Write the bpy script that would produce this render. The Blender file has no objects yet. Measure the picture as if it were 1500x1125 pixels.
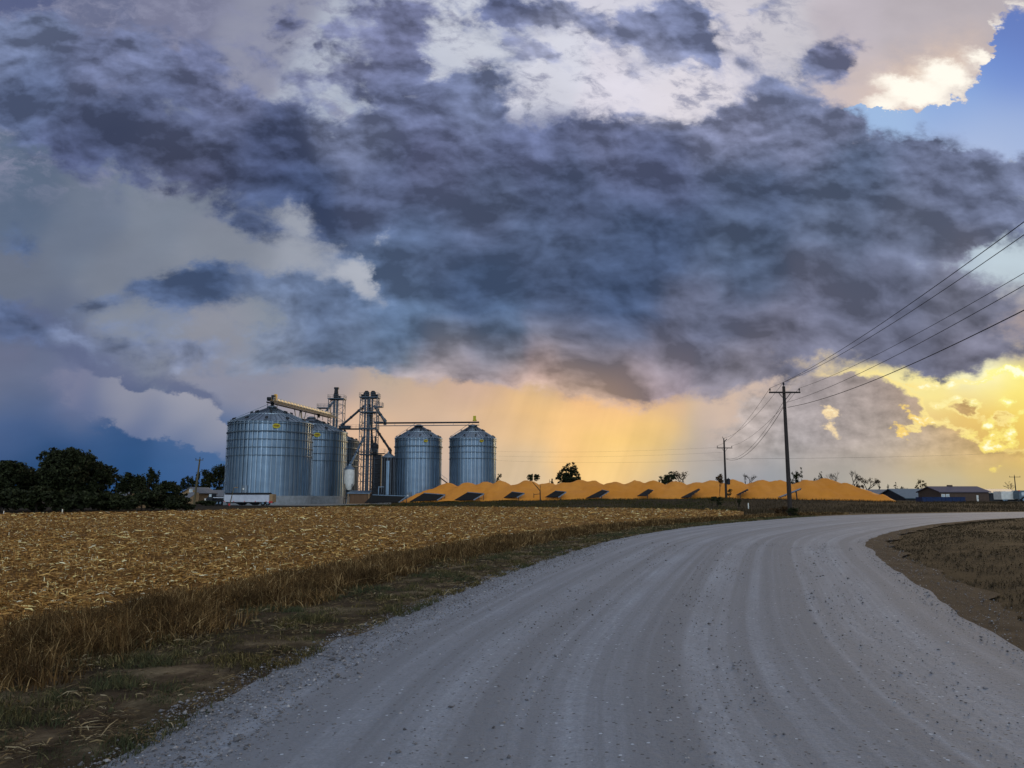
import bpy, bmesh, math, random
import numpy as np
from mathutils import Vector, Matrix, noise as mnoise

R = math.radians
scene = bpy.context.scene
COL = scene.collection
random.seed(7)
rng = np.random.default_rng(11)

# ------------------------------------------------------------------ camera
F_PX, PW, PH = 1130.0, 1500.0, 1125.0
CAM_H = 1.75
PITCH = math.atan((728.0 - PH / 2) / F_PX)
CP, SP = math.cos(PITCH), math.sin(PITCH)

cam_d = bpy.data.cameras.new("camera")
cam = bpy.data.objects.new("camera", cam_d)
COL.objects.link(cam)
cam.location = (0, 0, CAM_H)
cam.rotation_euler = (math.pi / 2 + PITCH, 0, 0)
cam_d.sensor_width = 36.0
cam_d.lens = 36.0 * F_PX / PW
cam_d.clip_start = 0.1
cam_d.clip_end = 20000
scene.camera = cam

scene.view_settings.view_transform = 'Standard'
scene.view_settings.look = 'None'
scene.view_settings.gamma = 1
scene.view_settings.use_curve_mapping = False
scene.view_settings.exposure = 0
scene.cycles.max_bounces = 6
scene.cycles.diffuse_bounces = 3
scene.cycles.glossy_bounces = 3


def lin(c):
    return tuple(((v / 255) / 12.92 if v <= 10 else (((v / 255) + 0.055) / 1.055) ** 2.4) for v in c)


def ray(px, py):
    """direction (x, z) per unit of distance ahead for a place in the view, seen from eye height"""
    cx, cy = (px - PW / 2) / F_PX, (PH / 2 - py) / F_PX
    k = CP - cy * SP
    return cx / k, (cy * CP + SP) / k


def at(px, py, y):
    """a point y metres ahead in that direction"""
    a, b = ray(px, py)
    return Vector((a * y, y, CAM_H + b * y))


# ------------------------------------------------------------------ sky
BACK_LOW, BACK_HIGH = (1.00, 1.18, 1.36), (0.80, 0.88, 1.0)
SUN_AZ, SUN_EL = R(33.5), R(9.0)      # behind the cumulus low on the right
world = bpy.data.worlds.new("World")
scene.world = world
world.use_nodes = True
wt = world.node_tree
wt.nodes.clear()


def N(t, **kw):
    n = wt.nodes.new(t)
    for k, v in kw.items():
        setattr(n, k, v)
    return n


def put(sock, v):
    if isinstance(v, bpy.types.NodeSocket):
        wt.links.new(v, sock)
    elif isinstance(v, (tuple, list)):
        sock.default_value = tuple(v)[:len(sock.default_value)] if len(v) >= len(sock.default_value) else tuple(v) + (1,)
    else:
        sock.default_value = v


def M(op, a, b=None, c=None, clamp=False):
    n = N('ShaderNodeMath', operation=op, use_clamp=clamp)
    put(n.inputs[0], a)
    if b is not None: put(n.inputs[1], b)
    if c is not None: put(n.inputs[2], c)
    return n.outputs[0]


def VM(op, a, b=None, c=None, scale=None):
    n = N('ShaderNodeVectorMath', operation=op)
    put(n.inputs[0], a)
    if b is not None: put(n.inputs[1], b)
    if c is not None: put(n.inputs[2], c)
    if scale is not None: put(n.inputs['Scale'], scale)
    return n.outputs['Value'] if op in ('DOT_PRODUCT', 'LENGTH', 'DISTANCE') else n.outputs['Vector']


def XYZ(x, y, z):
    n = N('ShaderNodeCombineXYZ')
    put(n.inputs[0], x); put(n.inputs[1], y); put(n.inputs[2], z)
    return n.outputs[0]


def SEP(v):
    n = N('ShaderNodeSeparateXYZ')
    put(n.inputs[0], v)
    return n.outputs


def FBM(vec, scale, detail=6, rough=0.55, dist=0.0, color=False, lac=2.0):
    n = N('ShaderNodeTexNoise', noise_dimensions='3D')
    put(n.inputs['Vector'], vec)
    n.inputs['Scale'].default_value = scale
    n.inputs['Detail'].default_value = detail
    n.inputs['Roughness'].default_value = rough
    n.inputs['Lacunarity'].default_value = lac
    n.inputs['Distortion'].default_value = dist
    return n.outputs['Color'] if color else n.outputs['Fac']


def STEP(v, a, b, smooth=True):
    if a > b:
        return M('SUBTRACT', 1.0, STEP(v, b, a, smooth))
    n = N('ShaderNodeMapRange', interpolation_type='SMOOTHSTEP' if smooth else 'LINEAR')
    put(n.inputs['Value'], v)
    n.inputs['From Min'].default_value = a
    n.inputs['From Max'].default_value = b
    return n.outputs['Result']


def MIX(f, a, b):
    n = N('ShaderNodeMix', data_type='RGBA')
    put(n.inputs[0], f)
    put(n.inputs[6], a); put(n.inputs[7], b)
    return n.outputs[2]


def qpt(px, py):
    a, b = ray(px, py)
    return (a, b, 0.0)


def LAYER(vec, out_type, build):
    """put one cloud layer into a node group of its own (vector in, value or colour out)"""
    global wt
    parent = wt
    g = bpy.data.node_groups.new("cloud_layer", 'ShaderNodeTree')
    g.interface.new_socket("Vector", in_out='INPUT', socket_type='NodeSocketVector')
    g.interface.new_socket("Result", in_out='OUTPUT', socket_type=out_type)
    wt = g
    gi, go = N('NodeGroupInput'), N('NodeGroupOutput')
    wt.links.new(build(gi.outputs[0]), go.inputs[0])
    wt = parent
    n = N('ShaderNodeGroup')
    n.node_tree = g
    put(n.inputs[0], vec)
    return n.outputs[0]


def f_puffs(blobs):
    """sum of soft elliptical cloud masses: (x, y, rx, ry, tilt, amount)"""
    def f(X, Z):
        acc = np.zeros_like(X)
        for (px, py, rx, ry, rot, amp) in blobs:
            c, s_ = math.cos(R(rot)), math.sin(R(rot))
            cx, cz, _ = qpt(px, py)
            ex, ez = (X - cx) * F_PX, (Z - cz) * F_PX
            u, v = (ex * c - ez * s_) / rx, (ex * s_ + ez * c) / ry
            acc += amp * np.exp(-(u * u + v * v))
        return acc
    return f


def f_tints(anchors, s):
    """colour of the air or cloud by direction, blended smoothly between (x, y, colour)"""
    def f(X, Z):
        d2 = np.stack([((X - qpt(a[0], a[1])[0]) ** 2 + (Z - qpt(a[0], a[1])[1]) ** 2) * (F_PX / s) ** 2 for a in anchors])
        w = np.exp(-(d2 - d2.min(0)))
        acc = np.einsum('kij,kc->ijc', w, np.array([a[2] for a in anchors], float))
        ws = w.sum(0)
        c = acc / ws[..., None] / 255
        return np.where(c <= 0.04, c / 12.92, ((c + 0.055) / 1.055) ** 2.4)
    return f


def GRID(vec, chans, win, nx, nz, lo=0.0, hi=1.0):
    """up to three smooth fields over a window of the sky, one curve per row and field, blended from row to row"""
    x0, x1, z0, z1 = win
    X, Z = np.meshgrid(np.linspace(x0, x1, nx), np.linspace(z0, z1, nz))
    if callable(chans):
        V = chans(X, Z)
    else:
        V = np.stack([c(X, Z) for c in chans] + [np.zeros_like(X)] * (3 - len(chans)), -1)
    V = np.clip((V - lo) / (hi - lo), 0, 1)

    def build(v):
        px, pz, _ = SEP(v)
        u0 = M('MULTIPLY_ADD', px, 1 / (x1 - x0), -x0 / (x1 - x0), clamp=True)
        zz = M('MULTIPLY_ADD', pz, (nz - 1) / (z1 - z0), -z0 * (nz - 1) / (z1 - z0))
        acc, u = None, u0
        for j in range(nz):
            if acc is not None and j % 6 == 0:          # keeps the rows in sequence
                u = M('MULTIPLY_ADD', VM('DOT_PRODUCT', acc, (1e-7, 0, 0)), 1.0, u0)
            n = N('ShaderNodeRGBCurve')
            mp = n.mapping
            mp.use_clip = False
            for k in range(3):
                cv = mp.curves[k]
                vals = V[j, :, k]
                keep = [0] + [i for i in range(1, nx - 1)
                              if abs(vals[i] - 0.5 * (vals[i - 1] + vals[i + 1])) > 0.002 or i % 3 == 0] + [nx - 1]
                for t, i in enumerate(keep):
                    if t == 0: cv.points[0].location = (0.0, float(vals[0]))
                    elif t == len(keep) - 1: cv.points[len(cv.points) - 1].location = (1.0, float(vals[-1]))
                    else: cv.points.new(i / (nx - 1), float(vals[i]))
            mp.update()
            put(n.inputs['Color'], u)
            row = n.outputs['Color']
            acc = row if acc is None else MIX(M('ADD', zz, 1.0 - j), acc, row)
        return VM('MULTIPLY_ADD', acc, (hi - lo,) * 3, (lo,) * 3)
    return LAYER(vec, 'NodeSocketVector', build)


def TINTS(vec, anchors, s):
    """a few colours blended by direction"""
    def build(v):
        st, acc = VM('MULTIPLY', v, (1, 1, 0)), (0.0, 0.0, 0.0)
        k = F_PX / s
        for a in anchors:
            cx, cz, _ = qpt(a[0], a[1])
            e = VM('MULTIPLY_ADD', st, (k, k, 0), (-cx * k, -cz * k, 0))
            w = M('POWER', 0.3679, VM('DOT_PRODUCT', e, e))
            acc = VM('MULTIPLY_ADD', w, lin(a[2]), acc)
            st = VM('MULTIPLY_ADD', w, (0, 0, 1), st)
        ws = M('ADD', SEP(st)[2], 1e-6)
        return VM('DIVIDE', acc, XYZ(ws, ws, ws))
    return LAYER(vec, 'NodeSocketVector', build)


def WINDOW(px0, px1, py0, py1):
    return (px0 - PW / 2) / F_PX, (px1 - PW / 2) / F_PX, qpt(750, py1)[1], qpt(750, py0)[1]


FULL = (-0.80, 0.80, -0.01, 0.78)

tc = N('ShaderNodeTexCoord')
dirv = tc.outputs['Generated']
dx, dy, dz = SEP(dirv)
dyc = M('MAXIMUM', dy, 0.12)
Q = XYZ(M('DIVIDE', dx, dyc), M('DIVIDE', dz, dyc), 0.0)
# cloud texture coordinates: flattened towards the horizon
qx, qz, _ = SEP(Q)
QN = XYZ(qx, M('MULTIPLY', qz, 1.45), 3.7)

w1 = VM('SUBTRACT', FBM(QN, 5.0, 3, 0.5, color=True), (0.5, 0.5, 0.5))
w2 = VM('SUBTRACT', FBM(QN, 16.0, 6, 0.62, color=True), (0.5, 0.5, 0.5))
w1 = VM('MULTIPLY', w1, (1, 0.8, 0)); w2 = VM('MULTIPLY', w2, (1, 0.8, 0))
QW = VM('ADD', Q, VM('SCALE', w1, scale=0.07))            # gently warped
QW2 = VM('ADD', VM('ADD', Q, VM('SCALE', w1, scale=0.06)), VM('SCALE', w2, scale=0.085))  # ragged

# ---- the bright backdrop: high cloud, the storm low on the left, the glow under the cloud base
BACK = [
    (20, 20, (108, 114, 148)), (140, 20, (125, 128, 155)), (270, 15, (138, 138, 162)), (400, 40, (160, 160, 178)),
    (20, 300, (112, 124, 146)), (120, 330, (128, 136, 154)), (240, 310, (140, 146, 160)), (40, 420, (126, 132, 148)),
    (180, 390, (138, 143, 157)), (330, 360, (148, 152, 164)), (300, 280, (142, 148, 162)), (450, 380, (170, 173, 184)),
    (500, 80, (182, 186, 200)), (520, 170, (178, 184, 198)), (620, 110, (198, 200, 212)), (700, 60, (205, 206, 216)),
    (800, 110, (216, 214, 224)), (900, 130, (226, 219, 228)), (1000, 120, (228, 220, 226)), (950, 50, (216, 212, 222)),
    (1080, 60, (214, 207, 214)), (1160, 60, (206, 200, 206)), (1250, 40, (190, 182, 190)), (1330, 60, (182, 174, 180)),
    (1250, 110, (200, 188, 190)), (560, 350, (186, 188, 196)), (520, 410, (176, 178, 188)),
    (620, 250, (160, 163, 184)), (800, 230, (150, 154, 178)), (900, 350, (120, 128, 155)), (1150, 330, (122, 130, 155)),
    (1350, 300, (150, 155, 178)), (1400, 360, (175, 190, 205)), (1480, 380, (190, 205, 215)),
    (200, 480, (150, 154, 166)), (320, 500, (158, 158, 168)), (400, 480, (150, 156, 168)), (60, 480, (112, 120, 145)),
    (20, 560, (108, 116, 142)), (120, 560, (110, 118, 148)), (30, 620, (68, 92, 134)), (60, 690, (42, 76, 120)),
    (150, 650, (56, 86, 130)), (170, 700, (44, 80, 126)), (270, 690, (58, 94, 142)), (330, 700, (68, 104, 150)),
    (300, 640, (84, 106, 146)), (330, 560, (138, 140, 158)), (420, 550, (142, 142, 156)), (480, 580, (166, 154, 154)),
    (560, 570, (188, 168, 154)), (540, 640, (222, 184, 152)), (620, 600, (206, 176, 150)), (650, 660, (212, 182, 156)),
    (650, 700, (196, 178, 166)), (720, 620, (226, 188, 146)), (700, 560, (196, 166, 150)), (760, 690, (214, 190, 158)),
    (780, 620, (238, 194, 136)), (840, 660, (245, 198, 132)), (880, 590, (241, 190, 138)), (900, 640, (251, 207, 128)),
    (890, 695, (251, 211, 144)), (955, 640, (248, 206, 124)), (960, 690, (226, 196, 150)), (1000, 690, (176, 170, 164)),
    (960, 580, (226, 186, 146)), (1020, 650, (182, 168, 160)), (1060, 600, (214, 188, 168)), (1090, 650, (196, 178, 168)),
    (1060, 700, (150, 156, 162)), (1120, 690, (150, 154, 160)), (1120, 600, (200, 180, 170)), (1200, 640, (188, 172, 160)),
    (1220, 690, (166, 162, 156)), (1300, 690, (182, 174, 158)), (1380, 690, (188, 178, 150)), (1460, 695, (196, 182, 140)),
    (1290, 640, (186, 168, 152)), (1260, 570, (250, 232, 164)), (1205, 560, (240, 214, 160)), (1330, 565, (255, 242, 168)), (1440, 556, (255, 253, 215)),
    (1380, 590, (254, 236, 150)), (1480, 590, (255, 236, 122)), (1490, 640, (240, 200, 96)), (1440, 630, (230, 186, 100)),
    (1400, 650, (224, 184, 112)), (1460, 670, (228, 188, 112)), (1350, 640, (222, 184, 128)),
    (1000, 520, (160, 146, 150)), (1300, 500, (150, 140, 146)), (1480, 480, (165, 150, 148)), (800, 530, (165, 150, 150)),
    (600, 480, (150, 156, 172)), (480, 520, (156, 156, 168)),
]
BACK = [(x, y, (c[0] - 5, c[1] - 2, c[2]) if y < 545 and x < 1250 else c) for (x, y, c) in BACK]
BACK = [(x, y, tuple(v - 13 for v in c) if y < 545 and x < 480 else c) for (x, y, c) in BACK]
sky = GRID(QW, f_tints(BACK, 40), FULL, 56, 30, 0.0, 1.1)

# gentle mottling of the high cloud
mot = FBM(XYZ(qx, M('MULTIPLY', qz, 1.8), 9.1), 9.0, 7, 0.55)
sky = VM('SCALE', sky, scale=M('MULTIPLY_ADD', mot, 0.30, 0.85))

# rain shafts: slanting streaks in the golden air
rz = XYZ(M('MULTIPLY_ADD', qz, -0.35, qx), M('MULTIPLY', qz, 0.10), 1.3)
streak = M('SUBTRACT', FBM(rz, 19.0, 4, 0.55), 0.5)
rainm = M('MULTIPLY', STEP(qz, 0.21, 0.10), M('MULTIPLY', STEP(qx, -0.14, 0.0), STEP(qx, 0.24, 0.14)))
sky = VM('SCALE', sky, scale=M('MULTIPLY_ADD', M('MULTIPLY', streak, rainm), 0.50, 1.0))

# ---- pale shelf of cloud low on the left, crisp on top, melting into the storm below
SHELF = [(150, 575, 55, 32, 40, 0.8), (205, 600, 55, 30, 15, 0.9), (255, 610, 50, 30, 25, 0.9), (300, 635, 40, 34, 45, 0.9),
         (70, 560, 90, 30, 20, 0.5), (325, 655, 22, 26, 50, 0.6)]
SHADE = [(190, 555, 110, 16, 14, 0.9), (285, 590, 60, 14, 40, 0.9), (40, 470, 70, 30, 20, 1.0), (120, 505, 130, 22, 8, 0.8), (120, 615, 60, 16, 40, 0.5)]
MASS = [
    # long arm reaching to the upper left
    (20, 150, 130, 60, 25, 0.75), (130, 190, 120, 55, 25, 0.85), (230, 210, 120, 50, 15, 0.85), (330, 180, 120, 55, 15, 0.8),
    (400, 250, 110, 60, 20, 1.0), (470, 260, 80, 60, 10, 0.8), (120, 80, 160, 50, 10, 0.40), (270, 90, 90, 35, 20, 0.35), (60, 60, 120, 40, 0, 0.30),
    (360, 310, 40, 26, 45, 0.6), (400, 345, 30, 24, 40, 0.45), (150, 275, 60, 16, 25, 0.35), (20, 120, 90, 30, 0, 0.3),
    # broken puffs at the top
    (425, 45, 36, 34, 0, 0.85), (490, 60, 26, 50, -15, 0.65), (520, 15, 30, 26, 0, 0.55), (580, 60, 46, 60, 10, 0.70), (560, 10, 40, 30, 0, 0.6),
    (530, 120, 36, 40, -20, 0.5), (590, 100, 30, 40, 0, 0.55), (680, 125, 60, 34, -25, 0.75), (600, 150, 50, 30, 0, 0.6), (740, 10, 90, 22, 4, 1.0), (790, 12, 50, 18, 0, 0.6), (660, 20, 60, 24, 0, 0.5),
    (775, 72, 45, 16, 25, 0.6), (745, 60, 20, 20, 0, 0.35), (870, 25, 34, 18, -10, 0.6), (935, 40, 40, 34, 20, 0.75), (960, 60, 24, 20, 0, 0.5), (1010, 30, 40, 44, 0, 0.8), (1030, 70, 26, 22, 0, 0.7), (1110, 15, 44, 18, -20, 0.6),
    (940, 110, 22, 14, 40, 0.35), (985, 80, 24, 12, -30, 0.3), (1085, 85, 12, 12, 0, 0.25), (870, 75, 16, 16, 0, 0.25), (930, 155, 12, 14, 0, 0.4),
    # middle body
    (530, 345, 60, 40, 10, 0.45), (640, 552, 90, 18, 2, 0.35), (800, 550, 130, 26, 0, 0.50), (940, 566, 90, 24, 2, 0.45), (790, 590, 40, 50, 12, 0.25), (900, 575, 60, 26, 0, 0.2),
    (70, 50, 150, 46, 5, 0.25), (220, 40, 120, 36, 8, 0.15), (330, 240, 60, 30, 10, 0.3), (230, 262, 70, 18, 10, 0.4),
    (500, 80, 150, 100, 0, 0.36), (970, 40, 140, 60, 0, 0.42), (720, 160, 120, 50, 0, 0.22), (1090, 130, 80, 60, 0, 0.25), (640, 120, 90, 60, 0, 0.32), (250, 60, 120, 50, 10, 0.2),
    (450, 508, 110, 24, 4, 0.6), (370, 520, 110, 18, 4, 0.45), (560, 535, 100, 16, 4, 0.55), (480, 480, 60, 26, 0, 0.35), (1245, 200, 44, 20, 0, 0.5), (1440, 365, 110, 46, 0, 0.55), (1480, 320, 60, 30, 0, 0.3), (1400, 530, 140, 12, -4, 0.35),
    (520, 240, 60, 40, 0, 0.55), (600, 190, 70, 40, 0, 0.45), (560, 310, 60, 26, 0, 0.35), (470, 330, 40, 24, 0, 0.3), (430, 170, 60, 40, 0, 0.35), (300, 120, 90, 40, 15, 0.35), (200, 120, 100, 40, 10, 0.35), (100, 130, 120, 40, 10, 0.3), (500, 120, 30, 30, 0, 0.25), (430, 30, 30, 26, 0, 0.25), (590, 40, 40, 40, 0, 0.2), (700, 140, 50, 26, -20, 0.25), (940, 30, 40, 26, 0, 0.25), (1020, 40, 34, 30, 0, 0.25), (990, 10, 40, 20, 0, 0.3), (860, 20, 34, 16, 0, 0.3), (780, 75, 40, 14, 20, 0.3), (900, 60, 26, 14, 0, 0.25),
    (560, 200, 90, 50, 15, 0.6), (640, 230, 110, 44, 10, 0.7), (760, 210, 110, 44, 8, 0.85), (860, 195, 100, 26, 5, 0.7), (920, 190, 70, 24, 0, 0.7), (700, 170, 70, 26, 25, 0.5),
    (560, 270, 90, 36, -10, 0.7), (690, 290, 130, 46, -8, 0.75), (850, 270, 160, 55, -3, 1.0), (1000, 240, 140, 46, 0, 1.0), (1130, 180, 80, 36, -10, 0.85), (1180, 190, 70, 40, 0, 0.8), (1060, 190, 50, 26, -20, 0.6),
    (1185, 120, 34, 44, 20, 0.80), (1235, 80, 36, 26, -40, 0.75), (1215, 100, 22, 20, 0, 0.4), (1130, 140, 26, 34, -20, 0.55), (1085, 160, 30, 26, 0, 0.45), (1240, 165, 30, 24, 40, 0.45),
    (1100, 290, 220, 80, 4, 1.15), (1260, 270, 170, 60, 8, 1.1), (1380, 250, 110, 36, 4, 0.75), (1470, 270, 90, 40, -10, 0.85), (1320, 210, 40, 8, -30, 0.40), (1360, 212, 40, 9, -25, 0.42),
    (620, 350, 110, 34, 8, 0.7), (780, 350, 150, 60, 0, 1.05), (950, 370, 180, 90, 0, 1.25), (1140, 400, 200, 80, 0, 1.05), (1330, 340, 130, 46, -6, 0.8), (1300, 420, 150, 60, -5, 0.85), (1440, 330, 90, 24, -10, 0.5),
    (580, 410, 90, 30, 20, 0.7), (700, 430, 160, 60, 8, 1.0), (880, 450, 160, 60, 0, 1.1), (1060, 480, 170, 46, -4, 0.85), (1250, 490, 170, 46, -4, 0.85), (1420, 460, 120, 60, -6, 0.8), (1440, 515, 120, 20, -4, 0.75),
    (600, 490, 120, 40, 4, 0.85), (750, 510, 140, 34, 6, 0.8), (520, 500, 80, 26, 10, 0.5), (680, 540, 110, 14, 4, 0.5), (870, 520, 120, 30, -3, 0.6), (1000, 540, 120, 20, -2, 0.55), (1100, 560, 90, 24, 4, 0.6), (1040, 575, 30, 16, 30, 0.55), (1150, 552, 50, 18, -4, 0.5), (950, 560, 50, 10, 0, 0.35),
    # small separate cloud on the left and its neighbours
    (280, 425, 90, 26, 2, 1.1), (240, 440, 60, 18, -6, 0.5), (310, 400, 50, 18, 10, 0.5), (150, 450, 30, 12, 20, 0.65), (420, 420, 50, 30, 0, 0.6), (480, 450, 90, 36, 10, 0.75), (400, 485, 120, 20, 4, 0.55), (20, 350, 46, 14, 4, 0.9), (270, 470, 60, 8, 4, 0.3), (250, 510, 120, 24, 8, 0.45), (130, 495, 110, 22, 14, 0.5), (20, 475, 80, 36, 20, 0.75), (360, 540, 120, 16, 4, 0.3),
    # bright openings
    (585, 345, 30, 12, -4, -1.0), (535, 410, 40, 22, 45, -0.9), (1230, 398, 40, 9, -6, -0.45), (1345, 385, 46, 12, -12, -0.75), (1350, 352, 30, 10, -20, -0.55), (1450, 330, 26, 9, 20, -0.35), (1440, 375, 46, 16, -10, -0.7), (1480, 385, 46, 22, 0, -0.6), (1405, 350, 14, 10, 0, -0.35),
    (520, 155, 40, 30, 0, -0.25), (630, 110, 24, 24, 0, -0.4), (380, 110, 40, 14, -20, -0.25), (355, 470, 40, 12, 8, -0.5), (320, 500, 46, 8, 10, -0.45), (560, 230, 40, 10, -10, -0.15),
]
puff = FBM(VM('ADD', XYZ(M('MULTIPLY_ADD', qz, 0.35, qx), M('MULTIPLY', qz, 1.25), 2.2), VM('SCALE', w1, scale=0.08)), 17.0, 6, 0.58)
D0, shelf, shade = SEP(GRID(QW2, [f_puffs(MASS), f_puffs(SHELF), f_puffs(SHADE)], FULL, 80, 40, -0.8, 1.8))
shm = STEP(M('MULTIPLY_ADD', M('SUBTRACT', puff, 0.5), 0.35, shelf), 0.42, 0.66)
shelf_c = TINTS(QW, [(80, 560, (122, 126, 152)), (180, 590, (146, 148, 164)), (260, 605, (160, 160, 172)), (318, 640, (156, 156, 168)), (130, 608, (96, 110, 146)), (200, 632, (84, 104, 146)), (262, 655, (74, 100, 146)), (322, 682, (74, 104, 150)), (235, 625, (128, 136, 160)), (290, 652, (120, 132, 158))], 34)
sky = MIX(M('MULTIPLY', STEP(shade, 0.20, 0.9), 0.75), sky, lin((92, 102, 134)))
sky = MIX(M('MULTIPLY', shm, 0.92), sky, shelf_c)

# ---- clear blue gap upper right
QE = VM('ADD', Q, VM('SCALE', VM('SUBTRACT', FBM(QN, 30.0, 6, 0.65, color=True), (0.5, 0.5, 0.5)), scale=0.055))
GAP = [(1490, 30, 55, 60, 0, 0.55), (1480, 110, 75, 60, 20, 1.2), (1400, 178, 75, 36, -8, 1.1), (1310, 185, 75, 26, 8, 1.0), (1470, 205, 80, 42, 0, 1.0), (1278, 178, 52, 26, 10, 0.9),
                 (1330, 120, 80, 34, -30, -0.9), (1400, 60, 60, 50, -50, -0.7), (1420, 88, 40, 24, -20, -0.5)]
RIM = [(1335, 132, 66, 22, 18, 1.2), (1388, 108, 50, 26, 25, 1.1), (1290, 153, 36, 13, 4, 1.0), (1436, 84, 32, 16, 30, 0.9), (1463, 40, 24, 10, 60, 0.7), (1480, 8, 18, 10, 60, 0.7)]
RIMG = [(1330, 125, 90, 42, -22, 1.0), (1400, 90, 70, 45, -30, 0.6)]
gap, rim, rimg = SEP(GRID(QE, [f_puffs(GAP), f_puffs(RIM), f_puffs(RIMG)], WINDOW(1200, 1540, -20, 250), 36, 22, -0.5, 1.5))
gapm = STEP(gap, 0.40, 0.52)
nish = N('ShaderNodeTexSky', sky_type='NISHITA')
nish.sun_disc = False
nish.sun_elevation = SUN_EL
nish.sun_rotation = SUN_AZ
gap_c = TINTS(Q, [(1500, 40, (66, 104, 186)), (1480, 110, (78, 124, 206)), (1400, 150, (104, 150, 218)), (1300, 175, (138, 174, 222)),
                  (1420, 205, (150, 174, 218)), (1490, 190, (134, 164, 216))], 60)
gap_c = VM('MULTIPLY_ADD', nish.outputs['Color'], (0.010, 0.009, 0.006), VM('MULTIPLY_ADD', gap_c, (0.96, 0.96, 0.96), (0.035, 0.035, 0.02)))
# brilliant silver lining along the edge of the gap
sky = MIX(M('MULTIPLY', rimg, 0.55, clamp=True), sky, lin((236, 206, 180)))
sky = MIX(STEP(rim, 0.22, 0.95), sky, (1.05, 0.99, 0.88))
sky = MIX(gapm, sky, gap_c)

# ---- the dark slate cloud mass
QB = VM('ADD', QN, VM('SCALE', w1, scale=0.12))
fb = FBM(QB, 8.5, 8, 0.60)
fb2 = FBM(QB, 27.0, 6, 0.60)
amp = M('MULTIPLY_ADD', D0, 1.6, 0.14, clamp=True)
D = M('MULTIPLY_ADD', M('MULTIPLY', M('SUBTRACT', fb, 0.5), 2.3), amp, M('MULTIPLY_ADD', D0, 1.12, 0.02))
D = M('MULTIPLY_ADD', M('MULTIPLY', M('SUBTRACT', fb2, 0.5), 0.75), amp, D)
puffy = M('MULTIPLY', M('SUBTRACT', puff, 0.5), M('MULTIPLY_ADD', STEP(qz, 0.30, 0.50), 2.3, 0.3))
D = M('MULTIPLY_ADD', puffy, amp, D)
DARK = [
    (640, 562, (186, 164, 156)), (720, 560, (178, 154, 150)), (800, 562, (176, 150, 146)), (880, 566, (180, 152, 142)), (950, 580, (176, 150, 146)), (790, 600, (204, 172, 146)), (860, 600, (214, 178, 140)),
    (20, 60, (98, 108, 140)), (40, 150, (74, 86, 120)), (150, 110, (92, 98, 130)), (150, 200, (64, 72, 102)), (130, 240, (70, 76, 110)), (260, 190, (68, 74, 104)), (260, 240, (66, 70, 96)), (330, 130, (88, 92, 124)),
    (400, 230, (60, 68, 100)), (440, 290, (54, 68, 104)), (410, 330, (72, 84, 116)), (420, 50, (94, 96, 128)), (500, 60, (108, 110, 140)), (580, 60, (104, 106, 140)), (600, 140, (92, 98, 132)), (700, 130, (100, 108, 140)),
    (740, 10, (88, 94, 130)), (780, 75, (150, 150, 172)), (930, 40, (122, 126, 158)), (1010, 40, (112, 118, 152)), (1110, 15, (120, 122, 150)), (940, 120, (165, 164, 185)),
    (520, 210, (108, 114, 142)), (640, 240, (92, 96, 128)), (780, 205, (92, 98, 132)), (900, 195, (90, 94, 126)), (560, 270, (78, 86, 116)), (700, 300, (78, 88, 116)), (820, 280, (72, 82, 112)), (950, 250, (84, 90, 122)),
    (1080, 190, (118, 120, 148)), (1180, 130, (104, 110, 140)), (1190, 190, (110, 114, 142)), (1240, 80, (112, 112, 142)), (1100, 280, (76, 88, 116)), (1260, 270, (82, 94, 120)), (1380, 250, (108, 114, 142)), (1470, 280, (108, 114, 140)),
    (950, 350, (66, 82, 114)), (800, 350, (76, 90, 120)), (1100, 380, (76, 90, 116)), (1250, 340, (92, 102, 126)), (1330, 330, (102, 108, 130)), (1300, 420, (104, 106, 126)), (1430, 430, (118, 116, 130)), (1200, 440, (108, 108, 128)),
    (620, 360, (80, 96, 128)), (580, 420, (84, 104, 136)), (720, 430, (66, 86, 120)), (900, 450, (62, 80, 114)), (820, 400, (70, 86, 118)), (1040, 470, (104, 106, 128)), (1150, 500, (112, 108, 124)), (1300, 500, (104, 102, 118)), (1450, 510, (116, 110, 122)),
    (600, 490, (86, 110, 140)), (740, 505, (74, 96, 124)), (520, 510, (106, 122, 148)), (680, 545, (130, 128, 142)), (860, 520, (112, 112, 130)), (960, 545, (132, 122, 134)), (1080, 560, (128, 124, 136)), (1200, 550, (120, 116, 130)),
    (280, 430, (72, 92, 130)), (220, 440, (80, 98, 134)), (150, 450, (96, 110, 140)), (430, 420, (100, 116, 146)), (470, 455, (94, 112, 144)), (400, 490, (128, 138, 158)), (20, 350, (76, 94, 128)), (250, 515, (128, 134, 156)), (20, 480, (78, 92, 126)), (130, 500, (112, 120, 146)),
]
DARK = [(x, y, tuple(0.72 * c[k] + 0.28 * (84, 96, 122)[k] + (4, 5, 6)[k] + (8 if y < 200 else 0) for k in range(3)) if y < 560 else c) for (x, y, c) in DARK]
dark_c = GRID(QW, f_tints(DARK, 46), FULL, 48, 26, 0.0, 0.6)
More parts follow.
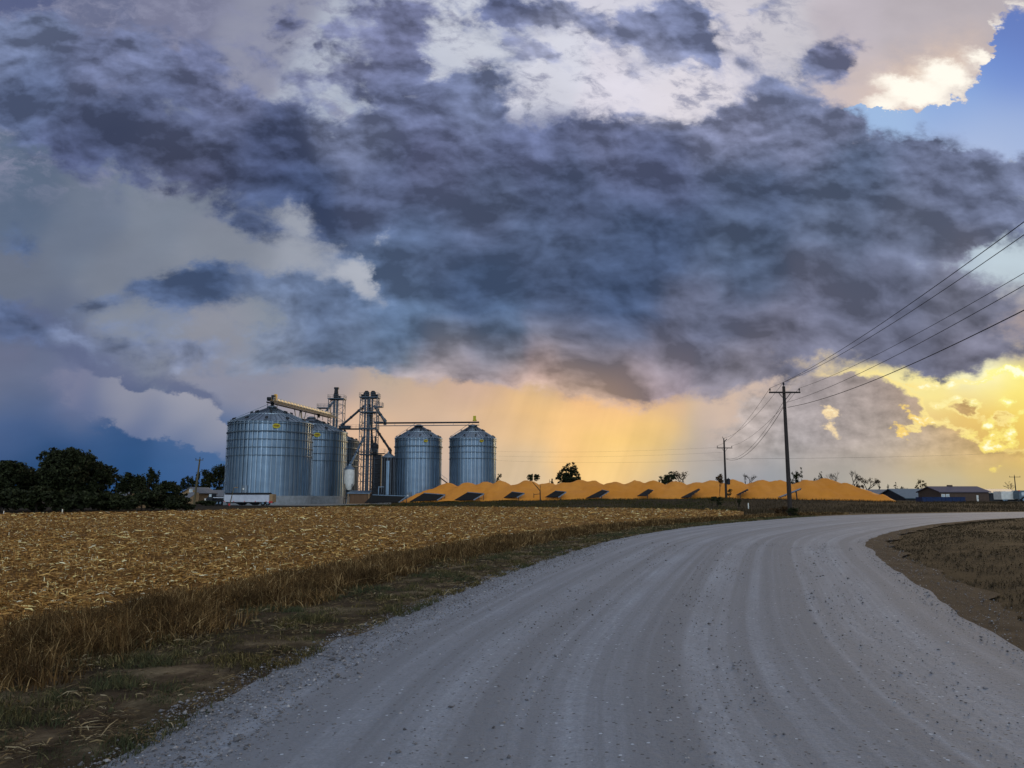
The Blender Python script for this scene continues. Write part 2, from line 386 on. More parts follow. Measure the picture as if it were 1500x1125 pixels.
# billow relief inside the mass: thick folds darker, their sunward shoulders lighter
relief = M('SUBTRACT', FBM(QB, 9.5, 4, 0.52), FBM(VM('ADD', QB, (0.014, 0.026, 0.0)), 9.5, 4, 0.52))
relief = M('MULTIPLY_ADD', M('SUBTRACT', puff, 0.5), -0.06, relief)
billow = FBM(VM('ADD', XYZ(M('MULTIPLY_ADD', qz, -0.25, M('MULTIPLY', qx, 0.62)), M('MULTIPLY', qz, 2.9), 5.5), VM('SCALE', w1, scale=0.05)), 6.5, 6, 0.52)
lum = M('MULTIPLY_ADD', M('SUBTRACT', billow, 0.5), 1.05, 1.04)
lum = M('MULTIPLY_ADD', relief, 2.6, lum)
QF = VM('ADD', XYZ(M('MULTIPLY_ADD', qz, 0.3, qx), M('MULTIPLY', qz, 1.5), 6.2), VM('SCALE', w2, scale=0.035))
rel2 = M('SUBTRACT', FBM(QF, 20.0, 5, 0.55), FBM(VM('ADD', QF, (0.006, 0.015, 0.0)), 20.0, 5, 0.55))
lum = M('MULTIPLY_ADD', rel2, M('MULTIPLY_ADD', STEP(qz, 0.30, 0.48), 1.0, 0.7), lum)
lum = M('MULTIPLY_ADD', M('SUBTRACT', puff, 0.5), -0.25, lum)
lum = M('MULTIPLY_ADD', M('SUBTRACT', 1.0, STEP(D, 0.5, 1.5)), 0.30, M('SUBTRACT', lum, 0.10))
lum = M('MULTIPLY_ADD', M('SUBTRACT', FBM(QF, 46.0, 5, 0.6), 0.5), 0.28, lum)
lum = M('MINIMUM', M('MAXIMUM', lum, 0.62), 1.8)
dark_c = VM('SCALE', dark_c, scale=lum)
soft = STEP(D, 0.20, 0.96)
wisp = STEP(FBM(VM('ADD', XYZ(M('MULTIPLY_ADD', qz, 0.5, qx), M('MULTIPLY', qz, 1.6), 8.8), VM('SCALE', w2, scale=0.06)), 19.0, 7, 0.66), 0.46, 0.68)
wispm = M('MULTIPLY', STEP(qz, 0.36, 0.48), STEP(qx, 0.46, 0.36))
sky = MIX(M('MULTIPLY', M('MULTIPLY', wisp, wispm), 0.85), sky, lin((138, 141, 166)))
sky = MIX(soft, sky, dark_c)

# ---- cumulus low on the right, lit from behind
QC = VM('ADD', VM('ADD', Q, VM('SCALE', w1, scale=0.03)), VM('SCALE', w2, scale=0.06))
CUM = [(1110, 605, 70, 40, 0, 0.55), (1190, 605, 60, 42, 0, 0.9), (1245, 592, 56, 34, 0, 1.0), (1298, 592, 36, 26, 0, 1.0), (1328, 603, 20, 16, 0, 0.8), (1150, 665, 120, 36, 0, 0.7), (1260, 650, 100, 40, 0, 1.0),
       (1350, 664, 56, 24, 0, 0.9), (1400, 684, 60, 14, 0, 0.8), (1422, 602, 26, 9, 0, 0.85), (1440, 668, 40, 9, 0, 0.5), (1020, 660, 60, 40, 0, 0.35), (1215, 618, 20, 26, 0, -0.7), (1330, 640, 26, 10, -30, -0.7), (1232, 566, 20, 12, 0, 0.5), (1396, 642, 24, 13, 0, 0.8), (1470, 622, 14, 7, 0, 0.6), (1424, 662, 30, 8, 0, 0.6), (1490, 668, 24, 8, 0, 0.5)]
BRIGHT = [(1345, 618, 30, 10, 40, 1.0), (1322, 640, 18, 7, 25, 0.9), (1376, 598, 15, 10, 0, 0.9), (1386, 622, 11, 8, 0, 0.6), (1402, 589, 13, 8, 0, 0.9), (1437, 599, 13, 8, 0, 0.9), (1471, 598, 10, 12, 0, 0.9), (1448, 623, 11, 7, 0, 0.9),
          (1425, 636, 15, 10, 0, 0.9), (1482, 638, 13, 16, 0, 0.9), (1456, 650, 16, 13, 0, 0.9), (1437, 661, 13, 6, 0, 0.7), (1456, 686, 16, 6, 0, 0.42), (1220, 604, 13, 8, 0, 0.6), (1222, 625, 18, 20, 0, 0.55), (1196, 613, 9, 6, 0, 0.5), (1500, 610, 14, 10, 0, 0.6), (1350, 563, 44, 7, -4, 0.75), (1430, 556, 60, 8, -6, 1.0), (1500, 551, 40, 8, -6, 1.0)]
cum, brt, _ = SEP(GRID(QC, [f_puffs(CUM), f_puffs(BRIGHT)], WINDOW(900, 1540, 510, 740), 72, 30, -0.8, 1.8))
low = M('MULTIPLY', STEP(qx, 0.16, 0.30), STEP(qz, 0.215, 0.165))
cum = M('MULTIPLY_ADD', M('SUBTRACT', FBM(QN, 26.0, 7, 0.6), 0.5), 0.9, cum)
cum = M('MULTIPLY_ADD', M('SUBTRACT', low, 1.0), 0.8, cum)
cumc = TINTS(QW, [(1100, 610, (190, 176, 170)), (1180, 610, (160, 152, 156)), (1280, 590, (156, 146, 146)), (1250, 640, (176, 163, 156)), (1330, 600, (172, 150, 134)), (1370, 660, (190, 170, 146)), (1420, 600, (196, 156, 92)), (1440, 660, (220, 180, 106)), (1400, 688, (182, 168, 148)), (1300, 690, (182, 172, 158)), (1150, 680, (164, 162, 162)), (1020, 660, (178, 168, 162))], 60)
crel = M('MULTIPLY_ADD', M('SUBTRACT', FBM(QN, 20.0, 7, 0.6), FBM(VM('ADD', QN, (0.010, 0.012, 0)), 20.0, 7, 0.6)), 1.6, 1.0)
cumc = VM('SCALE', cumc, scale=M('MULTIPLY_ADD', mot, 0.3, M('SUBTRACT', crel, 0.15)))
cm = M('MULTIPLY', STEP(cum, 0.29, 0.56), STEP(qz, 0.025, 0.075))
hem = M('MULTIPLY', M('MULTIPLY', STEP(cum, 0.16, 0.30), STEP(cum, 0.50, 0.34)), M('MULTIPLY', STEP(qx, 0.42, 0.50), STEP(qz, 0.04, 0.08)))
sky = MIX(M('MULTIPLY', hem, 0.8), sky, lin((255, 232, 150)))
sky = MIX(cm, sky, cumc)
bright = M('MULTIPLY_ADD', M('MULTIPLY', M('SUBTRACT', FBM(QN, 46.0, 6, 0.62), 0.5), 2.7), M('MULTIPLY_ADD', brt, 2.5, 0.05, clamp=True), M('MULTIPLY', brt, 0.92))
bright = M('MULTIPLY_ADD', M('SUBTRACT', low, 1.0), 0.8, bright)
bright_c = TINTS(Q, [(1215, 620, (250, 222, 172)), (1330, 635, (255, 216, 116)), (1400, 600, (255, 241, 168)), (1450, 640, (255, 230, 116)), (1480, 600, (255, 250, 150))], 40)
sky = MIX(M('MULTIPLY', STEP(bright, 0.28, 0.74), 0.92), sky, bright_c)
sky = MIX(STEP(bright, 0.70, 1.1), sky, (1.05, 1.02, 0.72))

# ---- the unseen sky behind and beside the viewer, brightened to light ground and bins
el = M('MAXIMUM', dz, 0.0)
back_c = MIX(STEP(el, 0.0, 0.75), BACK_LOW, BACK_HIGH)
back_c = VM('SCALE', back_c, scale=M('MULTIPLY_ADD', STEP(dy, -0.25, -0.95), 0.95, 0.35))  # bright patch straight behind the viewer, shaped for highlights on the bins
bfb = FBM(dirv, 2.6, 7, 0.55)
back_c = VM('SCALE', back_c, scale=M('MULTIPLY_ADD', bfb, 0.9, 0.55))
front = STEP(dy, 0.22, 0.50)


def BG(c):
    n = N('ShaderNodeBackground')
    put(n.inputs['Color'], c)
    return n.outputs[0]


def MIXBG(f, a, b):
    n = N('ShaderNodeMixShader')
    put(n.inputs[0], f)
    wt.links.new(a, n.inputs[1]); wt.links.new(b, n.inputs[2])
    return n.outputs[0]


out = N('ShaderNodeOutputWorld')
wt.links.new(MIXBG(STEP(dz, -0.02, 0.0), BG((0.05, 0.045, 0.04)), MIXBG(front, BG(back_c), BG(sky))), out.inputs[0])
world.cycles.sampling_method = 'NONE'

sun_d = bpy.data.lights.new("sun", 'SUN')
sun = bpy.data.objects.new("sun", sun_d)
COL.objects.link(sun)
sun_d.energy = 1.0
sun_d.angle = R(10)
sun_d.color = (1.0, 0.72, 0.40)
sun_vec = Vector((math.sin(SUN_AZ) * math.cos(SUN_EL), math.cos(SUN_AZ) * math.cos(SUN_EL), math.sin(SUN_EL)))
sun.rotation_euler = (-sun_vec).to_track_quat('-Z', 'Y').to_euler()

# ------------------------------------------------------------------ tools
def fast_mesh(name, V, F, tint=None, uv=None):
    """V: (n,3) array, F: (m,k) index array"""
    me = bpy.data.meshes.new(name)
    V = np.asarray(V, dtype=np.float32); F = np.asarray(F, dtype=np.int32)
    m, k = F.shape
    me.vertices.add(len(V)); me.vertices.foreach_set('co', V.ravel())
    me.loops.add(m * k); me.loops.foreach_set('vertex_index', F.ravel())
    me.polygons.add(m)
    me.polygons.foreach_set('loop_start', np.arange(0, m * k, k, dtype=np.int32))
    me.polygons.foreach_set('loop_total', np.full(m, k, dtype=np.int32))
    if tint is not None:
        a = me.attributes.new('tint', 'FLOAT', 'POINT')
        a.data.foreach_set('value', np.asarray(tint, dtype=np.float32))
    if uv is not None:
        l = me.uv_layers.new(name='UVMap')
        l.data.foreach_set('uv', np.asarray(uv, dtype=np.float32)[F.ravel()].ravel())
    me.update(calc_edges=True)
    return me


ORIGIN = {}


def link(name, me, m, parent=None, loc=None, smooth=False):
    o = bpy.data.objects.new(name, me)
    COL.objects.link(o)
    if m is not None: me.materials.append(m)
    if parent is not None:
        o.parent = parent
        ORIGIN[o] = ORIGIN[parent]
    else:
        o.location = loc if loc is not None else (0, 0, 0)
        ORIGIN[o] = Vector(o.location)
    if smooth: me.polygons.foreach_set('use_smooth', [True] * len(me.polygons))
    return o


def tag(o, label=None, cat=None, group=None, kind=None):
    if label: o['label'] = label
    if cat: o['category'] = cat
    if group: o['group'] = group
    if kind: o['kind'] = kind
    return o


def thing(name, label, cat, loc=(0, 0, 0), group=None):
    o = bpy.data.objects.new(name, None)
    COL.objects.link(o)
    o.empty_display_size = 0.3
    o.location = loc
    ORIGIN[o] = Vector(loc)
    return tag(o, label, cat, group)


def copy_tree(o, parent=None):
    c = o.copy()
    COL.objects.link(c)
    if parent is not None: c.parent = parent
    ORIGIN[c] = ORIGIN[o]
    for ch in o.children: copy_tree(ch, c)
    return c


class MB:
    """collects simple solids in world coordinates and links them as ONE mesh"""
    def __init__(self): self.v, self.f = [], []

    def add(self, vs, fs):
        b = len(self.v)
        self.v += [tuple(p) for p in vs]
        self.f += [tuple(i + b for i in f) for f in fs]
        return self

    def box(self, c, s, rz=0.0, mat=None):
        hx, hy, hz = s[0] / 2, s[1] / 2, s[2] / 2
        rot = mat if mat is not None else Matrix.Rotation(rz, 3, 'Z')
        vs = [Vector(c) + rot @ Vector((x * hx, y * hy, z * hz)) for z in (-1, 1) for (x, y) in ((-1, -1), (1, -1), (1, 1), (-1, 1))]
        return self.add(vs, [(3, 2, 1, 0), (4, 5, 6, 7), (0, 1, 5, 4), (1, 2, 6, 5), (2, 3, 7, 6), (3, 0, 4, 7)])

    def bar(self, p0, p1, w, h=None):
        """rectangular bar between two points"""
        p0, p1 = Vector(p0), Vector(p1)
        d = (p1 - p0)
        q = d.to_track_quat('Y', 'Z').to_matrix()
        return self.box((p0 + p1) / 2, (w, d.length, h or w), mat=q)

    def tube(self, p0, p1, r0, r1=None, n=8, cap=True):
        p0, p1 = Vector(p0), Vector(p1)
        r1 = r0 if r1 is None else r1
        q = (p1 - p0).to_track_quat('Z', 'Y').to_matrix()
        vs = []
        for (p, r) in ((p0, r0), (p1, r1)):
            for i in range(n):
                a = 2 * math.pi * i / n
                vs.append(p + q @ Vector((r * math.cos(a), r * math.sin(a), 0)))
        fs = [(i, (i + 1) % n, n + (i + 1) % n, n + i) for i in range(n)]
        if cap: fs += [tuple(range(n - 1, -1, -1)), tuple(range(n, 2 * n))]
        return self.add(vs, fs)

    def path(self, pts, radii, n=6):
        pts = [Vector(p) for p in pts]
        rings = []
        for i, p in enumerate(pts):
            d = pts[min(i + 1, len(pts) - 1)] - pts[max(i - 1, 0)]
            q = d.to_track_quat('Z', 'Y').to_matrix()
            r = radii[i] if hasattr(radii, '__len__') else radii
            rings.append([p + q @ Vector((r * math.cos(2 * math.pi * k / n), r * math.sin(2 * math.pi * k / n), 0)) for k in range(n)])
        vs = [v for rg in rings for v in rg]
        fs = []
        for i in range(len(pts) - 1):
            for k in range(n):
                fs.append((i * n + k, i * n + (k + 1) % n, (i + 1) * n + (k + 1) % n, (i + 1) * n + k))
        fs += [tuple(range(n - 1, -1, -1)), tuple(range((len(pts) - 1) * n, len(pts) * n))]
        return self.add(vs, fs)

    def lathe(self, c, prof, n=32, a0=0.0, a1=2 * math.pi):
        """profile of (radius, height) turned about the upright axis through c"""
        c = Vector(c)
        full = abs(a1 - a0 - 2 * math.pi) < 1e-6
        m = n if full else n + 1
        vs = [c + Vector((r * math.cos(a0 + (a1 - a0) * i / n), r * math.sin(a0 + (a1 - a0) * i / n), z)) for (r, z) in prof for i in range(m)]
        fs = []
        for j in range(len(prof) - 1):
            for i in range(n):
                k = (i + 1) % m
                fs.append((j * m + i, j * m + k, (j + 1) * m + k, (j + 1) * m + i))
        return self.add(vs, fs)

    def prism(self, poly, off):
        """flat polygon pushed along an offset"""
        off = Vector(off); n = len(poly)
        vs = [Vector(p) for p in poly] + [Vector(p) + off for p in poly]
        fs = [tuple(range(n - 1, -1, -1)), tuple(range(n, 2 * n))] + [(i, (i + 1) % n, n + (i + 1) % n, n + i) for i in range(n)]
        return self.add(vs, fs)

    def build(self, name, m, parent=None, loc=(0, 0, 0), smooth=False):
        org = ORIGIN[parent] if parent is not None else Vector(loc)
        me = bpy.data.meshes.new(name)
        me.from_pydata([(x - org.x, y - org.y, z - org.z) for (x, y, z) in self.v], [], self.f)
        bm = bmesh.new(); bm.from_mesh(me)
        bmesh.ops.recalc_face_normals(bm, faces=bm.faces)
        bm.to_mesh(me); bm.free()
        if smooth:
            me.polygons.foreach_set('use_smooth', [True] * len(me.polygons))
            me.set_sharp_from_angle(angle=R(35))
        return link(name, me, m, parent, loc)


# ------------------------------------------------------------------ materials
class Mat:
    def __init__(self, name, rough=0.9, metal=0.0, spec=0.25):
        self.m = bpy.data.materials.new(name)
        self.m.use_nodes = True
        self.t = self.m.node_tree
        self.p = self.t.nodes['Principled BSDF']
        self.p.inputs['Roughness'].default_value = rough
        self.p.inputs['Metallic'].default_value = metal
        self.p.inputs['Specular IOR Level'].default_value = spec
        self._tc = None

    def n(self, t, **kw):
        x = self.t.nodes.new(t)
        for k, v in kw.items(): setattr(x, k, v)
        return x

    def to(self, sock, v):
        if isinstance(v, bpy.types.NodeSocket): self.t.links.new(v, sock)
        elif isinstance(v, (tuple, list)): sock.default_value = tuple(v) + ((1,) if len(sock.default_value) == 4 and len(v) == 3 else ())
        else: sock.default_value = v

    def co(self, which='Object', scale=(1, 1, 1)):
        if self._tc is None: self._tc = self.n('ShaderNodeTexCoord')
        mp = self.n('ShaderNodeVectorMath', operation='MULTIPLY')
        self.to(mp.inputs[0], self._tc.outputs[which]); mp.inputs[1].default_value = scale
        return mp.outputs[0]

    def noise(self, vec, scale, detail=4, rough=0.55, lo=0.35, hi=0.65, dist=0):
        x = self.n('ShaderNodeTexNoise')
        self.to(x.inputs['Vector'], vec)
        x.inputs['Scale'].default_value = scale; x.inputs['Detail'].default_value = detail
        x.inputs['Roughness'].default_value = rough; x.inputs['Distortion'].default_value = dist
        r = self.n('ShaderNodeMapRange')
        self.to(r.inputs['Value'], x.outputs['Fac'])
        r.inputs['From Min'].default_value = lo; r.inputs['From Max'].default_value = hi
        return r.outputs['Result']

    def cells(self, vec, scale, out='Color', rnd=1.0):
        x = self.n('ShaderNodeTexVoronoi')
        self.to(x.inputs['Vector'], vec)
        x.inputs['Scale'].default_value = scale; x.inputs['Randomness'].default_value = rnd
        return x.outputs[out]

    def mix(self, f, a, b, mode='MIX'):
        x = self.n('ShaderNodeMix', data_type='RGBA', blend_type=mode)
        self.to(x.inputs[0], f); self.to(x.inputs[6], a); self.to(x.inputs[7], b)
        return x.outputs[2]

    def math(self, op, a, b=0.0, c=0.0, clamp=False):
        x = self.n('ShaderNodeMath', operation=op, use_clamp=clamp)
        self.to(x.inputs[0], a); self.to(x.inputs[1], b); self.to(x.inputs[2], c)
        return x.outputs[0]

    def ramp(self, f, stops):
        x = self.n('ShaderNodeValToRGB')
        self.to(x.inputs[0], f)
        e = x.color_ramp.elements
        while len(e) < len(stops): e.new(0.5)
        for i, (p, c) in enumerate(stops):
            e[i].position = p; e[i].color = tuple(c) + (1,)
        return x.outputs[0]

    def attr(self, name='tint'):
        return self.n('ShaderNodeAttribute', attribute_name=name).outputs['Fac']

    def color(self, c): self.to(self.p.inputs['Base Color'], c); return self
    def bump(self, h, strength=0.3, dist=0.05):
        b = self.n('ShaderNodeBump')
        b.inputs['Strength'].default_value = strength; b.inputs['Distance'].default_value = dist
        self.to(b.inputs['Height'], h); self.t.links.new(b.outputs[0], self.p.inputs['Normal'])
        return self


def plain(name, c1, c2=None, scale=3.0, rough=0.8, metal=0.0, spec=0.25, stretch=(1, 1, 1), bump=0.0):
    """a weathered surface between two close colours"""
    m = Mat(name, rough, metal, spec)
    c2 = c2 or tuple(v * 0.7 for v in c1)
    f = m.noise(m.co('Object', stretch), scale, 5, 0.6, 0.3, 0.7)
    m.color(m.mix(f, c2, c1))
    if bump: m.bump(f, bump)
    return m.m


MT = {}


def galvanised(name, tone, metal=0.75, rough=0.42):
    m = Mat(name, rough, metal, 0.4)
    a = m.noise(m.co('Object', (1, 1, 0.035)), 1.1, 5, 0.6, 0.32, 0.68)        # run-off streaks
    b = m.noise(m.co('Object', (0.5, 0.5, 0.9)), 0.8, 3, 0.5, 0.35, 0.65)       # sheets of different batches
    c = m.mix(a, tuple(v * 0.62 for v in tone), tone)
    c = m.mix(m.math('MULTIPLY', b, 0.35), c, tuple(v * 0.55 for v in tone))
    st = m.noise(m.co('Object', (1, 1, 0.05)), 0.55, 6, 0.7, 0.60, 0.78)        # rusty run-off here and there
    c = m.mix(m.math('MULTIPLY', st, 0.5), c, tuple(v * k for v, k in zip(tone, (0.62, 0.45, 0.34))))
    m.color(c)
    rr = m.math('MULTIPLY_ADD', a, -0.12, rough + 0.08)
    m.to(m.p.inputs['Roughness'], rr)
    return m.m


MT['galv'] = galvanised('galvanised_sheet', (0.205, 0.295, 0.40), 0.88, 0.40)
MT['stiff'] = galvanised('galvanised_stiffener', (0.33, 0.40, 0.47), 0.92, 0.30)
MT['galv_roof'] = galvanised('galvanised_roof', (0.24, 0.32, 0.41), 0.7, 0.46)
MT['galv_dark'] = galvanised('dull_galvanised', (0.20, 0.25, 0.31), 0.5, 0.5)
MT['galv_ring_shade'] = galvanised('ring_shaded_bin_galvanised', (0.10, 0.14, 0.18), 0.5, 0.55)  # dark ring steel; on the hidden bin this tone is painted shade
MT['steel'] = plain('blue_grey_steel', (0.10, 0.13, 0.17), (0.05, 0.065, 0.085), 2.0, 0.5, 0.5)
MT['dark_steel'] = plain('dark_steel', (0.030, 0.034, 0.042), (0.014, 0.016, 0.02), 2.0, 0.6, 0.3)
MT['black'] = plain('black_rubber', (0.012, 0.012, 0.013), (0.007, 0.007, 0.007), 5, 0.8)
MT['concrete'] = plain('concrete', (0.30, 0.325, 0.35), (0.20, 0.215, 0.23), 1.2, 0.9, bump=0.2)
MT['yellow'] = plain('yellow_paint', (0.52, 0.46, 0.03), (0.42, 0.36, 0.02), 4, 0.5)
MT['guard'] = plain('safety_yellow', (0.75, 0.42, 0.04), (0.6, 0.32, 0.03), 3, 0.5)
MT['red_ink'] = plain('dark_red_lettering', (0.20, 0.06, 0.02), (0.14, 0.05, 0.02), 4, 0.6)
MT['walkway'] = plain('sunset_tinted_guard', (0.56, 0.49, 0.34), (0.42, 0.37, 0.26), 1.5, 0.5, 0.3)  # guard's straw tone stands for sunset light, painted into the base colour
MT['wood_pole'] = plain('weathered_pole', (0.045, 0.036, 0.032), (0.022, 0.018, 0.018), 6, 0.85, stretch=(1, 1, 0.1))
MT['pale_pole'] = plain('sunbleached_pole', (0.13, 0.11, 0.06), (0.08, 0.065, 0.035), 6, 0.85, stretch=(1, 1, 0.1))
MT['wire'] = plain('wire', (0.03, 0.03, 0.035), (0.02, 0.02, 0.022), 1, 0.5, 0.4)
MT['white'] = plain('white_paint', (0.78, 0.78, 0.74), (0.6, 0.6, 0.56), 1.5, 0.55)
MT['trailer'] = plain('pale_trailer_sheet', (0.55, 0.58, 0.66), (0.42, 0.45, 0.52), 0.6, 0.4, 0.2)
MT['brown'] = plain('brown_board', (0.16, 0.09, 0.05), (0.10, 0.06, 0.035), 3, 0.8, stretch=(1, 1, 0.2))
MT['brick'] = plain('brown_siding', (0.10, 0.068, 0.052), (0.07, 0.048, 0.038), 2, 0.85)
MT['tan'] = plain('tan_siding', (0.36, 0.24, 0.13), (0.26, 0.17, 0.09), 2, 0.85)
MT['purple_roof'] = plain('mauve_roof', (0.12, 0.105, 0.135), (0.09, 0.078, 0.105), 3, 0.7)
MT['blue_roof'] = plain('grey_blue_metal_roof', (0.13, 0.18, 0.22), (0.09, 0.13, 0.165), 1.5, 0.5, 0.2)
MT['grey_roof'] = plain('grey_roof', (0.19, 0.20, 0.22), (0.13, 0.14, 0.16), 1.5, 0.6, 0.1)
MT['blue'] = plain('blue_paint', (0.010, 0.030, 0.10), (0.007, 0.02, 0.07), 2, 0.6)
MT['red'] = plain('red_reflector', (0.6, 0.05, 0.05), (0.45, 0.04, 0.04), 3, 0.4)
MT['glass'] = plain('window_glass', (0.5, 0.58, 0.62), (0.38, 0.45, 0.5), 2, 0.15)
MT['stone'] = plain('gravel_stone', (0.42, 0.42, 0.43), (0.16, 0.16, 0.17), 9, 0.9)
# ------------------------------------------------------------------ lie of the land
def interp(x, xs, ys): return np.interp(x, xs, ys)


def rise(x, y):
    """height of the land: flat fields, with the low pad the grain lies on"""
    x = np.asarray(x, float); y = np.asarray(y, float)
    yy = np.maximum(y, 1.0)
    p = PW / 2 + F_PX * x / yy                        # bearing
    b = interp(p, [480, 560, 600, 800, 1060, 1200, 1330, 1500, 1800], [0, 0.25, 0.62, 1.15, 1.55, 1.25, 0.92, 0.75, 0.5])
    d0 = interp(p, [560, 800, 1060, 1330, 1800], [150, 128, 106, 98, 100])
    d1 = interp(p, [560, 800, 1060, 1330, 1800], [164, 152, 142, 132, 140])
    t = np.clip((yy - d0) / (d1 - d0), 0, 1)
    t = t * t * (3 - 2 * t)
    far = 1 - np.clip((yy - 350) / 500, 0, 1)
    return b * t * far


def ground_at(px, py):
    """where the line of sight through that direction meets the land"""
    a, b = ray(px, py)
    y = 3.0
    while y < 2500:
        z = CAM_H + b * y
        if z <= rise(a * y, y): break
        y *= 1.004
    return Vector((a * y, y, float(rise(a * y, y))))


def spot(px, y):
    """a place on the land y metres ahead on that bearing"""
    x = (px - PW / 2) / F_PX * y / 1.0
    return Vector((x, y, float(rise(x, y))))


def bez(points, n):
    """smooth curve through points (centripetal-ish Catmull-Rom), n samples"""
    P = np.array(points, float)
    P = np.vstack([2 * P[0] - P[1], P, 2 * P[-1] - P[-2]])
    out = []
    m = len(P) - 3
    for t in np.linspace(0, m - 1e-9, n):
        i = int(t); u = t - i
        p0, p1, p2, p3 = P[i], P[i + 1], P[i + 2], P[i + 3]
        out.append(0.5 * ((2 * p1) + (-p0 + p2) * u + (2 * p0 - 5 * p1 + 4 * p2 - p3) * u ** 2 + (-p0 + 3 * p1 - 3 * p2 + p3) * u ** 3))
    return np.array(out)


ROAD_L = bez([(-4.4, -30), (-3.6, -6), (-2.73, 5.0), (-2.28, 9.0), (-1.55, 12.4), (-0.6, 16.5), (1.1, 22.7), (4.4, 33), (9.9, 45), (18, 58), (29, 72.5), (42, 83), (62, 93), (105, 106), (180, 121), (330, 140)], 420)
ROAD_R = bez([(3.2, -30), (4.0, -6), (5.0, 5.2), (5.6, 8.3), (6.6, 11.6), (8.2, 16.0), (10.5, 22.5), (11.9, 26.0), (13.3, 29.6), (16.0, 34.6), (21.5, 43), (31, 55), (46, 68), (84, 85), (160, 104), (330, 124)], 420)

def inside_bend(x, y):
    """how far a place lies to the right of the road, and the low bank it stands on there"""
    x = np.asarray(x, float); y = np.asarray(y, float)
    C = ROAD_R[::3]
    T = np.gradient(C, axis=0)
    out = np.zeros(x.shape)
    fx, fy, fo = x.ravel(), y.ravel(), out.ravel()
    m = (fx > -2) & (fx < 140) & (fy > -25) & (fy < 110)
    for i in np.nonzero(m)[0]:
        d = (C[:, 0] - fx[i]) ** 2 + (C[:, 1] - fy[i]) ** 2
        k = int(np.argmin(d))
        side = T[k, 0] * (fy[i] - C[k, 1]) - T[k, 1] * (fx[i] - C[k, 0])
        if side < 0: fo[i] = math.sqrt(d[k])
    t = np.clip((fo.reshape(x.shape) - 0.7) / 3.5, 0, 1)
    return 0.34 * t * t * (3 - 2 * t)


# ground sheet out to the horizon
def spaced(knots):
    out = []
    for (a, b, s) in knots: out += list(np.arange(a, b, s))
    return np.array(out + [knots[-1][1]])


gx = spaced([(-6000, -1000, 500), (-1000, -200, 60), (-200, -80, 8), (-80, -30, 3), (-30, 40, 1.2), (40, 130, 2.5), (130, 240, 8), (240, 1000, 60), (1000, 6000, 500)])
gy = spaced([(-300, -40, 40), (-40, 0, 4), (0, 60, 1.2), (60, 180, 1.6), (180, 300, 6), (300, 1000, 50), (1000, 9000, 500)])
X, Y = np.meshgrid(gx, gy)
Z = rise(X, Y) - 0.06 + inside_bend(X, Y)
nx_, ny_ = len(gx), len(gy)
I = np.arange(nx_ * ny_).reshape(ny_, nx_)
quads = np.stack([I[:-1, :-1], I[:-1, 1:], I[1:, 1:], I[1:, :-1]], -1).reshape(-1, 4)
m = Mat('rough_grassland', 0.95, 0, 0.1)
co = m.co('Object')
big = m.noise(co, 0.06, 4, 0.6, 0.38, 0.62)
mid = m.noise(co, 0.9, 6, 0.65, 0.35, 0.65)
fin = m.noise(co, 9.0, 5, 0.7, 0.3, 0.7)
c = m.ramp(mid, [(0.0, (0.012, 0.009, 0.006)), (0.35, (0.026, 0.019, 0.011)), (0.65, (0.044, 0.032, 0.019)), (1.0, (0.080, 0.058, 0.034))])
c = m.mix(m.math('MULTIPLY', big, 0.6), c, (0.028, 0.021, 0.012))
c = m.mix(m.math('MULTIPLY', fin, 0.55), c, (0.022, 0.018, 0.010))
m.color(c); m.bump(fin, 0.6, 0.06)
MT['grassland'] = m.m
g = link('ground', fast_mesh('ground', np.stack([X, Y, Z], -1).reshape(-1, 3), quads), MT['grassland'], smooth=True)
tag(g, kind='structure')


def strip(name, A, B, nc, m, edges=None, profile=None, smooth=True):
    """ribbon of land between two plan curves; u runs across, v along (metres)"""
    n = len(A)
    t = np.linspace(0, 1, nc)
    P = A[:, None, :] * (1 - t)[None, :, None] + B[:, None, :] * t[None, :, None]
    if edges is not None:                       # only the very edges are ragged
        P[:, 0], P[:, -1] = edges
    z = rise(P[..., 0], P[..., 1])
    if profile is not None: z = z + profile(P, t)
    s = np.concatenate([[0], np.cumsum(np.linalg.norm(np.diff((A + B) / 2, axis=0), axis=1))])
    wid = np.linalg.norm(B - A, axis=1)
    U = t[None, :] * np.maximum(wid.mean(), 1)
    uv = np.stack([np.broadcast_to(U, (n, nc)), np.broadcast_to(s[:, None], (n, nc))], -1).reshape(-1, 2)
    V = np.concatenate([P, z[..., None]], -1).reshape(-1, 3)
    I = np.arange(n * nc).reshape(n, nc)
    F = np.stack([I[:-1, :-1], I[:-1, 1:], I[1:, 1:], I[1:, :-1]], -1).reshape(-1, 4)
    o = link(name, fast_mesh(name, V, F, uv=uv), m, smooth=smooth)
    return tag(o, kind='structure')


# ---- gravel road
def fray(P, amp, sc, seed):
    """an uneven edge"""
    out = P.copy()
    d = np.gradient(P, axis=0); d /= np.linalg.norm(d, axis=1)[:, None]
    nrm = np.stack([-d[:, 1], d[:, 0]], -1)
    for i in range(len(P)):
        out[i] += nrm[i] * amp * mnoise.fractal(Vector((P[i, 0] * sc, P[i, 1] * sc, seed)), 1.0, 2.0, 4)
    return out


def dense(P, step):
    """resample so that near parts are finely divided"""
    s = np.concatenate([[0], np.cumsum(np.linalg.norm(np.diff(P, axis=0), axis=1))])
    return s


